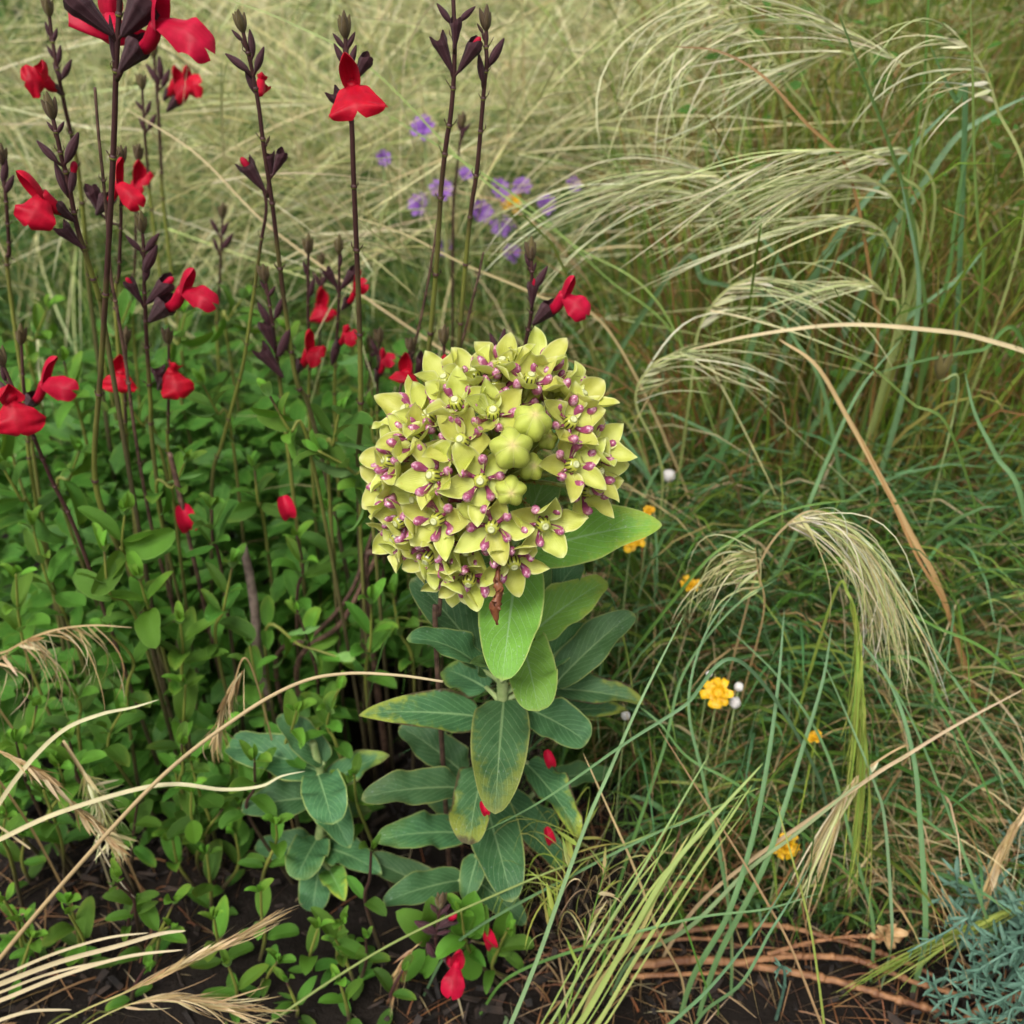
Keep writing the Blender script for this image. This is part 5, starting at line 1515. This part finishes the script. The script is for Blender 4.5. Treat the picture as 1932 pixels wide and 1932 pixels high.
# blades and stalks crossing the tall stand on the right
WL = 'wide blue-green blade crossing the tall upright grass'
GW = 'wide blades in the tall upright grass'
for pts, w, c0, c1 in (
 ([(1530, 540, .60), (1568, 467, .60), (1621, 393, .60), (1721, 277, .60), (1795, 200, .60)], 13, G2, (.20, .34, .20)),
 ([(1520, 540, .60), (1555, 510, .60), (1621, 463, .60), (1705, 413, .60)], 10, G2, (.17, .30, .15)),
 ([(1680, 440, .60), (1725, 373, .60), (1801, 263, .60), (1870, 215, .60), (1945, 178, .60)], 12, G2, (.22, .34, .20)),
 ([(1640, 660, .58), (1698, 610, .58), (1805, 527, .58), (1861, 467, .58)], 12, G2, (.18, .32, .16)),
 ([(1415, 665, .56), (1430, 615, .56), (1448, 560, .56), (1471, 467, .56)], 11, G2, (.15, .30, .12)),
 ([(1270, 510, .62), (1330, 530, .62), (1421, 550, .62), (1538, 600, .62)], 11, G2, (.20, .34, .18)),
 ([(1821, 223, .58), (1805, 190, .58), (1788, 160, .58), (1751, 77, .58)], 9, (.12, .26, .12), G2),
 ([(1690, 800, .55), (1725, 640, .55), (1733, 520, .55), (1700, 340, .55)], 12, G2, (.20, .34, .20)),
 ([(1780, 560, .58), (1800, 430, .58), (1820, 310, .58), (1860, 200, .58)], 7, G1, G2),
 ([(1520, 600, .60), (1440, 450, .62), (1400, 380, .62), (1330, 250, .64)], 8, G2, (.18, .32, .16)),
 ([(1500, 1010, .50), (1560, 870, .51), (1620, 740, .52), (1700, 640, .53)], 9, G2, (.16, .29, .13)),
 ([(1932, 650, .52), (1850, 660, .52), (1740, 680, .52), (1650, 705, .52)], 8, G1, G2),
 ([(1560, 760, .53), (1500, 640, .54), (1450, 560, .55), (1390, 520, .56)], 8, G2, (.16, .29, .13)),
 ([(1932, 960, .46), (1880, 860, .47), (1840, 780, .48), (1820, 700, .49)], 10, G2, (.16, .29, .13)),
):
    one_blade('wide_grass_blade', WL, 'grass blade', pts, w, c0, c1, GW, fold=.35)
for lab, pts, w, c0, c1 in (
 ('dark green culm leaning through the tall upright grass', [(1745, 640, .56), (1731, 483, .56), (1721, 410, .56), (1688, 300, .56), (1638, 167, .56), (1581, 23, .56)], 7, (.12, .20, .05), (.10, .18, .05)),
 ('straight green culm with a bent blade joint in the tall grass', [(1690, 520, .57), (1711, 347, .57), (1741, 167, .57), (1751, 0, .57), (1755, -60, .57)], 6, (.18, .28, .07), G1),
 ('rust-brown arched stalk bowing over the tall upright grass', [(1655, 640, .56), (1648, 567, .56), (1621, 400, .56), (1588, 300, .56), (1521, 233, .56), (1438, 143, .57), (1355, 97, .58), (1270, 88, .59)], 6, (.34, .18, .06), (.26, .15, .06)),
 ('pale straw blade lying level across the tall grass foot', [(2120, 800, .50), (1990, 690, .50), (1855, 640, .50), (1755, 623, .50), (1588, 613, .505), (1421, 633, .51), (1300, 660, .52)], 9, S2, S2),
 ('thin leafless green wand rising beside the wide blades', [(1850, 560, .55), (1845, 420, .55), (1838, 280, .55), (1835, 120, .55), (1830, -30, .55)], 5, G1, (.24, .32, .09)),
 ('long hanging dry straw blade kinked above the silvery seed head', [(1780, 1130, .45), (1720, 1010, .46), (1650, 880, .48), (1600, 790, .49), (1540, 690, .50), (1470, 640, .51)], 10, (.46, .26, .10), S1),
 ('thin brown dry stalk crossing under the kinked straw blade', [(1790, 1160, .44), (1730, 1050, .45), (1680, 940, .46), (1620, 820, .47)], 6, (.40, .20, .08), (.44, .25, .10)),
 ('wiry green stem with a tan tip rising beside the pinkish bud', [(1800, 830, .50), (1720, 760, .505), (1640, 690, .51), (1555, 660, .515)], 5, G1, (.20, .26, .07)),
 ('slender green grass stalk slanting behind the two tall bud stems', [(1290, 660, .60), (1140, 520, .61), (1000, 390, .62), (850, 290, .63), (720, 210, .64)], 4, (.20, .32, .07), (.22, .34, .08)),
 ('fine green grass stalk slanting from the tallest sage toward the milkweed', [(1260, 600, .58), (1080, 460, .59), (900, 330, .60), (700, 130, .61), (540, 40, .62), (400, -10, .63)], 3.5, (.24, .36, .08), (.34, .42, .14)),
 ('pale straw stalk slanting behind the centre scarlet blossom stem', [(960, 740, .58), (820, 650, .59), (660, 540, .60), (500, 420, .61), (370, 290, .62), (230, 200, .63)], 5, S1, S2),
 ('dry tan stalk slanting behind the milkweed head towards the crimson flower', [(1160, 640, .56), (1010, 555, .57), (880, 500, .58), (760, 440, .59), (640, 400, .6)], 5, S1, (.5, .44, .22)),
):
    one_blade('tall_grass_stalk', lab, 'grass stalk', pts, w, c0, c1, None, fold=.4, taper=.35)
AH = 'arching pale awned grass head sweeping across the tall stand'
GA = 'awned heads across the tall stand'
for culm, ad, n, L in (
 ([(1740, 440, .57), (1700, 330, .565), (1640, 290, .56), (1540, 283, .555), (1440, 310, .55)], (-.85, -.1, -.35), 42, .10),
 ([(1730, 500, .57), (1690, 380, .565), (1620, 330, .56), (1520, 330, .555)], (-.9, -.1, -.35), 42, .10),
 ([(1760, 420, .58), (1720, 300, .575), (1680, 280, .57), (1620, 310, .565)], (-.85, -.1, -.45), 36, .09),
 ([(1700, 600, .56), (1680, 460, .56), (1610, 410, .555), (1500, 420, .55)], (-.9, -.1, -.25), 40, .10),
 ([(1690, 620, .55), (1670, 560, .55), (1640, 535, .55), (1560, 535, .55)], (-.9, -.1, -.25), 30, .07),
 ([(1750, 200, .58), (1700, 120, .58), (1640, 80, .58), (1560, 40, .58)], (-.8, -.1, .2), 40, .09),
 ([(1560, 330, .62), (1480, 150, .62), (1420, 60, .62), (1340, 20, .62)], (-.35, -.2, -.8), 44, .10),
 ([(1480, 300, .62), (1440, 120, .62), (1380, 30, .62), (1310, -10, .62)], (-.1, -.2, -.9), 36, .10),
 ([(1420, 560, .58), (1400, 400, .58), (1350, 330, .58), (1260, 320, .58)], (-.85, -.1, -.3), 44, .10),
 ([(1380, 620, .58), (1350, 420, .58), (1290, 360, .58), (1180, 350, .58)], (-.85, -.1, -.35), 44, .10),
 ([(1300, 760, .55), (1320, 620, .55), (1380, 540, .55), (1460, 520, .55)], (.75, -.1, -.4), 36, .09),
 ([(1640, 160, .60), (1600, 100, .60), (1530, 110, .60), (1440, 150, .60)], (-.8, -.1, -.4), 36, .09),
 ([(1250, 900, .52), (1200, 760, .52), (1230, 690, .52), (1290, 660, .52)], (.8, -.1, -.3), 40, .08),
 ([(1932, 420, .55), (1880, 200, .56), (1850, 120, .56), (1800, 60, .56)], (-.6, -.1, -.6), 30, .07),
):
    seedhead('awned_grass_head', AH, culm, 5, (.22, .30, .07), (.46, .46, .20), (.35, 1.0), ad, int(n * .7), L * 1.1, [(.62, .60, .36), (.70, .66, .48), (.46, .52, .22), (.54, .55, .28)], GA, aw=.0010, spread=.17, drop=.15)

# ------------------------------------------------------------------ dead stems on the soil
def dead(label, pts, r, leaves=0):
    W = [PZ(x, y, max(z, r * .6)) for x, y, z in pts]
    C = catmull(W, 16 * len(W))
    rr = random.Random(len(label))
    C = [c + Vector((rr.uniform(-1, 1), rr.uniform(-1, 1), rr.uniform(-1, 1))) * r * .14 for c in C]
    root = thing('dead_stem', label, 'dead stem', (C[0].x, C[0].y, 0))
    parts = [tube_data(C, lambda s: r * (1.1 - .45 * s), 8)]
    for i in range(6, len(C) - 4, 9):
        tn = (C[i + 1] - C[i]).normalized(); rad = r
        parts.append(tube_data([C[i] - tn * rad, C[i] - tn * rad * .2, C[i] + tn * rad * .2, C[i] + tn * rad], [rad * .9, rad * 1.2, rad * 1.2, rad * .9], 8))
        if leaves:
            for q in range(leaves):
                d = Vector((rr.uniform(-1, 1), rr.uniform(-1, .3), rr.uniform(-.2, .9)))
                parts.append(tube_data([C[i], C[i] + d * .003, C[i] + d * .006 + tn * .002], [r * .5, r * .55, r * .15], 5))
    obj('stem', make_mesh('stem', *join(parts)), 'deadstem', root)
    return root
dead('thick orange-brown dead stem lying along the dark soil', [(1190, 1822, .012), (1326, 1811, .014), (1459, 1828, .013), (1592, 1855, .011), (1690, 1885, .009), (1790, 1912, .006)], .0022)
dead('orange-brown dead stem branching above the thick one', [(1380, 1818, .016), (1480, 1805, .018), (1600, 1808, .018), (1660, 1828, .017), (1740, 1858, .014), (1830, 1880, .01)], .0017)
dead('reddish dead stem arching up out of the grass onto the soil', [(1235, 1690, .006), (1275, 1668, .018), (1325, 1672, .02), (1372, 1700, .014), (1412, 1732, .004)], .0014)
dead('red-brown dead stem running under the hanging green seed head', [(1200, 1768, .008), (1326, 1752, .012), (1460, 1746, .013), (1590, 1776, .013), (1700, 1812, .01), (1760, 1840, .006)], .0016)
dead('slim dead stem lying between the grass blades and the soil', [(1180, 1795, .01), (1260, 1775, .012), (1340, 1772, .012), (1420, 1790, .01)], .0012)
dead('short dead stem crossing the lower soil edge', [(1190, 1842, .006), (1280, 1838, .008), (1360, 1836, .006)], .0014)
dead('lone orange stick poking out from under the blue-green shrub', [(1800, 1940, .006), (1846, 1906, .01), (1906, 1884, .012), (1950, 1870, .012)], .0018)
dp = dead('leafy dead sprig with curled tan leaves at its tip', [(1448, 1800, .02), (1520, 1780, .024), (1590, 1768, .026), (1640, 1766, .028), (1668, 1756, .03)], .0011, 2)
for a, L in ((.2, .012), (1.2, .011), (2.2, .012), (3.4, .010), (5.2, .012), (-.5, .010), (4.3, .008)):
    B = PZ(1668, 1756, .03)
    d = Vector((math.cos(a), -.3, math.sin(a)))
    me = sheet('curled_leaf', L, L * .4, prof(.6, .7), 6, 2, .9, .5, .6, .6, seed=int(a * 10))
    me.materials.append(MAT['tanleaf']) if 'tanleaf' in MAT else me.materials.append(MAT['deadstem'])
    obj('curled_leaf', me, None, dp, frame(B, d, CAMP - B))

# ------------------------------------------------------------------ blue-green needle-leaved shrub
def sprig(B, Tp, n, L, label):
    root = thing('needle_sprig', label, 'shrub sprig', (B.x, B.y, 0), 'needle sprigs of the blue-green shrub')
    C = catmull([Vector((B.x + .004, B.y + .01, -.006)), B, B.lerp(Tp, .5) + Vector((R.uniform(-.006, .006), R.uniform(-.004, .004), .004)), Tp], 24)
    obj('stem', tube('stem', C, lambda s: .0009 - .0004 * s, 6), 'spurge', root)
    for i in range(n):
        f = 6 + int(18 * (i + .5) / n)
        c = C[min(f, 24)]
        tn = (C[min(f + 1, 24)] - C[f - 1]).normalized()
        a = i * 2.399
        u = tn.cross(Vector((.3, .2, 1))).normalized(); v = tn.cross(u)
        d = (u * math.cos(a) + v * math.sin(a)) * .85 + tn * R.uniform(.35, .8)
        l = L * R.uniform(.7, 1.15) * (1 - .4 * (i / n) ** 3)
        ob = obj('leaf', NEEDLE[R.randrange(3)], None, root, frame(c, d, tn + UP * .2) @ Matrix.Diagonal((l, l, l, 1)))
    return root
NEEDLE = []
for i in range(3):
    me = sheet('leaf', 1, [.17, .2, .15][i], prof(.5, .6), 6, 2, bend=[-.4, .3, -.7][i], tip=.3, fold=.4, seed=i)
    me.materials.append(MAT['spurge']); NEEDLE.append(me)
for bx, by, tx, ty, Y, n, L in (
 (1850, 1760, 1800, 1640, .355, 22, .018), (1900, 1760, 1870, 1650, .36, 22, .016), (1830, 1790, 1770, 1690, .35, 20, .015), (1920, 1820, 1935, 1690, .35, 20, .016),
 (1830, 1740, 1712, 1796, .315, 20, .009), (1900, 1800, 1830, 1770, .325, 18, .012), (1932, 1790, 1815, 1862, .312, 24, .010), (1880, 1860, 1800, 1830, .315, 18, .011),
 (1900, 1900, 1770, 1890, .302, 20, .011), (1940, 1860, 1860, 1900, .302, 20, .011), (1870, 1930, 1790, 1930, .296, 18, .011), (1945, 1910, 1900, 1935, .296, 18, .011),
 (1935, 1740, 1900, 1700, .345, 18, .014), (1880, 1720, 1840, 1690, .352, 18, .014), (1945, 1640, 1925, 1560, .37, 18, .014), (1860, 1840, 1830, 1790, .318, 16, .012),
 (1920, 1860, 1880, 1800, .318, 16, .012), (1780, 1900, 1745, 1850, .303, 12, .009), (1480, 1860, 1462, 1835, .3, 8, .007), (1960, 1800, 1950, 1740, .335, 16, .013),
):
    B, Tp = P(bx, by, Y), P(tx, ty, Y - .008)
    if B.z < .003: B = PZ(bx, by, .004); Tp = P(tx, ty, B.y - .008)
    if Tp.z < .006: Tp.z = .008
    sprig(B, Tp, n, L, 'blue-green needle-leaved sprig of the low shrub beside the orange dead stems')

# ------------------------------------------------------------------ small flowers
def daisy(label, c, px, stem_to, facing, nray=9):
    C = P(*c)
    s = px * px_at(c[2])
    G = Vector((C.x + stem_to[0], C.y + stem_to[1], -.006))
    root = thing('yellow_daisy', label, 'yellow flower', (G.x, G.y, 0))
    obj('stem', tube('stem', catmull([G, G.lerp(C, .6) + Vector((0, .004, .006)), C], 16), lambda q: .0006, 6), 'milkstem', root)
    n = Vector(facing).normalized()
    u = n.cross(Vector((.3, .5, .8))).normalized(); v = n.cross(u)
    me = lathe('flower_centre', [(.001, -.1), (.17, -.06), (.22, .02), (.17, .10), (.08, .13), (.003, .14)], 16)
    me.materials.append(MAT['yellow'])
    obj('flower_centre', me, None, root, frame(C, n, u) @ Matrix.Scale(s, 4))
    for ring, (k, L, el) in enumerate(((nray, .52, .25), (nray - 2, .38, .7), (5, .25, 1.05))):
        for i in range(k):
            a = i * 6.283 / k + ring * .4 + R.uniform(-.3, .3); L = L * R.uniform(.85, 1.12); el = el + R.uniform(-.25, .25)
            rd = u * math.cos(a) + v * math.sin(a)
            d = rd * math.cos(el) + n * math.sin(el)
            me = sheet('ray_petal', L * s, L * s * .62, prof(.45, .3), 8, 3, .6, .8, .5, .3, wave=.5, wf=1.6, seed=i + ring * 10)
            me.materials.append(MAT['yellow'])
            obj('ray_petal', me, None, root, frame(C + rd * .08 * s, d, n))
daisy('full yellow daisy flower beside a white fluff ball', (1355, 1308, .40), 62, (.005, .02), (-.2, -.6, .7))
daisy('yellow daisy flower crossed by a green blade near the dead stems', (1483, 1594, .352), 62, (.004, .015), (.1, -.8, .6))
daisy('small flat yellow flower in the grass beside the milkweed leaves', (1302, 1107, .47), 34, (.0, .02), (0, -.3, .9))
daisy('half-closed small yellow flower on a green stalk by the hanging seed head', (1538, 1392, .385), 30, (.02, .01), (-.3, -.2, .9), 8)
daisy('yellow flower peeping out from under the large upper milkweed leaf', (1190, 1020, .46), 44, (.0, .02), (0, -.5, .8))
daisy('tiny yellow flower at the tip of the large upper milkweed leaf', (1225, 965, .47), 24, (.0, .02), (0, -.5, .8))
def fluff(label, c, px):
    C = P(*c); s = px * px_at(c[2]) / 2
    root = thing('fluff_ball', label, 'seed fluff', (C.x, C.y + .01, 0))
    obj('stem', tube('stem', catmull([Vector((C.x, C.y + .01, -.006)), C.lerp(Vector((C.x, C.y + .01, 0)), .4), C], 10), lambda q: .0004, 5), 'milkstem', root)
    V, F = [], []
    rr = random.Random(int(px * 7 + c[0]))
    me = lathe('fluff', [(.01, -1), (.5, -.8), (.85, -.35), (.95, .1), (.75, .6), (.4, .88), (.01, 1)], 14, lambda q, t: 1 + rr.uniform(-.16, .16))
    me.materials.append(MAT['white'])
    obj('fluff', me, None, root, frame(C, (0, 0, 1), (1, 0, 0)) @ Matrix.Scale(s, 4))
fluff('round white fluff ball below the brown-tipped milkweed leaf', (1180, 1350, .40), 22)
fluff('small white fluff speck above the full yellow daisy', (1338, 1272, .41), 15)
fluff('white fluff ball close against the full yellow daisy', (1394, 1296, .405), 22)
fluff('pinkish white fluff ball under the full yellow daisy', (1387, 1326, .402), 28)
fluff('faint white fluff ball in the grass right of the milkweed head', (1262, 898, .55), 26)

def purple_flower(c, px, label):
    C = P(*c); s = px * px_at(c[2])
    root = thing('purple_flower', label, 'purple flower', (C.x, C.y + .01, 0), 'purple flowers in the green behind the sage')
    obj('stem', tube('stem', catmull([Vector((C.x, C.y + .01, -.006)), C.lerp(Vector((C.x + .01, C.y + .01, 0)), .5), C], 12), lambda q: .001, 5), 'milkstem', root)
    n = Vector((R.uniform(-.4, .4), -.7, .6)).normalized()
    u = n.cross(Vector((.3, .5, .8))).normalized(); v = n.cross(u)
    for i in range(9):
        a = i * .698; el = R.uniform(.1, .7)
        rd = u * math.cos(a) + v * math.sin(a); d = rd * math.cos(el) + n * math.sin(el)
        me = sheet('petal', .5 * s, .26 * s, prof(.5, .4), 5, 2, .5, .3, .5, .2, seed=i)
        me.materials.append(MAT['purple'])
        obj('petal', me, None, root, frame(C, d, n))
for x, y, p in ((905, 405, 50), (940, 362, 44), (795, 390, 46), (832, 362, 44), (838, 470, 40), (1030, 388, 40), (800, 245, 48), (985, 355, 36), (950, 430, 44), (722, 300, 30), (1080, 350, 30), (965, 480, 36), (880, 330, 28)):
    purple_flower((x, y, R.uniform(.78, .88)), p, 'violet flower blurred in the green grass behind the two tall bud stems')
daisy('single orange-yellow flower among the violet ones', (966, 386, .86), 34, (.0, .02), (0, -.6, .7))

# fallen red petals and the pinkish clover bud
for lab, x, y, Y, w in (('fallen crimson petal caught beside the mottled milkweed leaf', 1036, 1430, .362, 26), ('fallen crimson petal on the stems below the mottled milkweed leaf', 1036, 1575, .352, 26), ('crimson petal peeping beneath the largest front milkweed leaf', 914, 1524, .322, 22),
                        ('scarlet petal lying behind the low sage sprig', 922, 1766, .326, 34), ('red flower bud hanging among shoots beside the milkweed head', 540, 956, .455, 34), ('bright pink petal caught behind a leafy shoot', 350, 975, .472, 40)):
    B = P(x - w * .2, y - w * .6, Y); Tp = P(x + w * .2, y + w * .6, Y - .004)
    me = sheet('red_petal', (Tp - B).length, w * px_at(Y) * .9, prof(.5, .45), 8, 3, 1.2, .6, .5, .3, cup=.5, seed=w)
    o = obj('red_petal', me, 'red', None, frame(B, Tp - B, CAMP - B))
    o['pink'] = .6
    tag(o, lab, 'petal')
C = P(1772, 715, .52)
root = thing('clover_bud', 'hairy pinkish bud on a wiry stem in the tall grass', 'bud', (C.x + .02, C.y + .02, 0))
obj('stem', tube('stem', catmull([Vector((C.x + .02, C.y + .02, -.006)), P(1800, 780, .525), C], 14), lambda q: .0006, 6), 'milkstem', root)
for q in range(5):
    L = .016
    ob = obj('bud_scale', CAL_BUD, None, root, frame(C, Vector((math.cos(q * 1.25) * .25, math.sin(q * 1.25) * .25, 1)), Vector((1, .2, 0))) @ Matrix.Diagonal((L, L, L, 1)))
    ob['green'] = 1.0
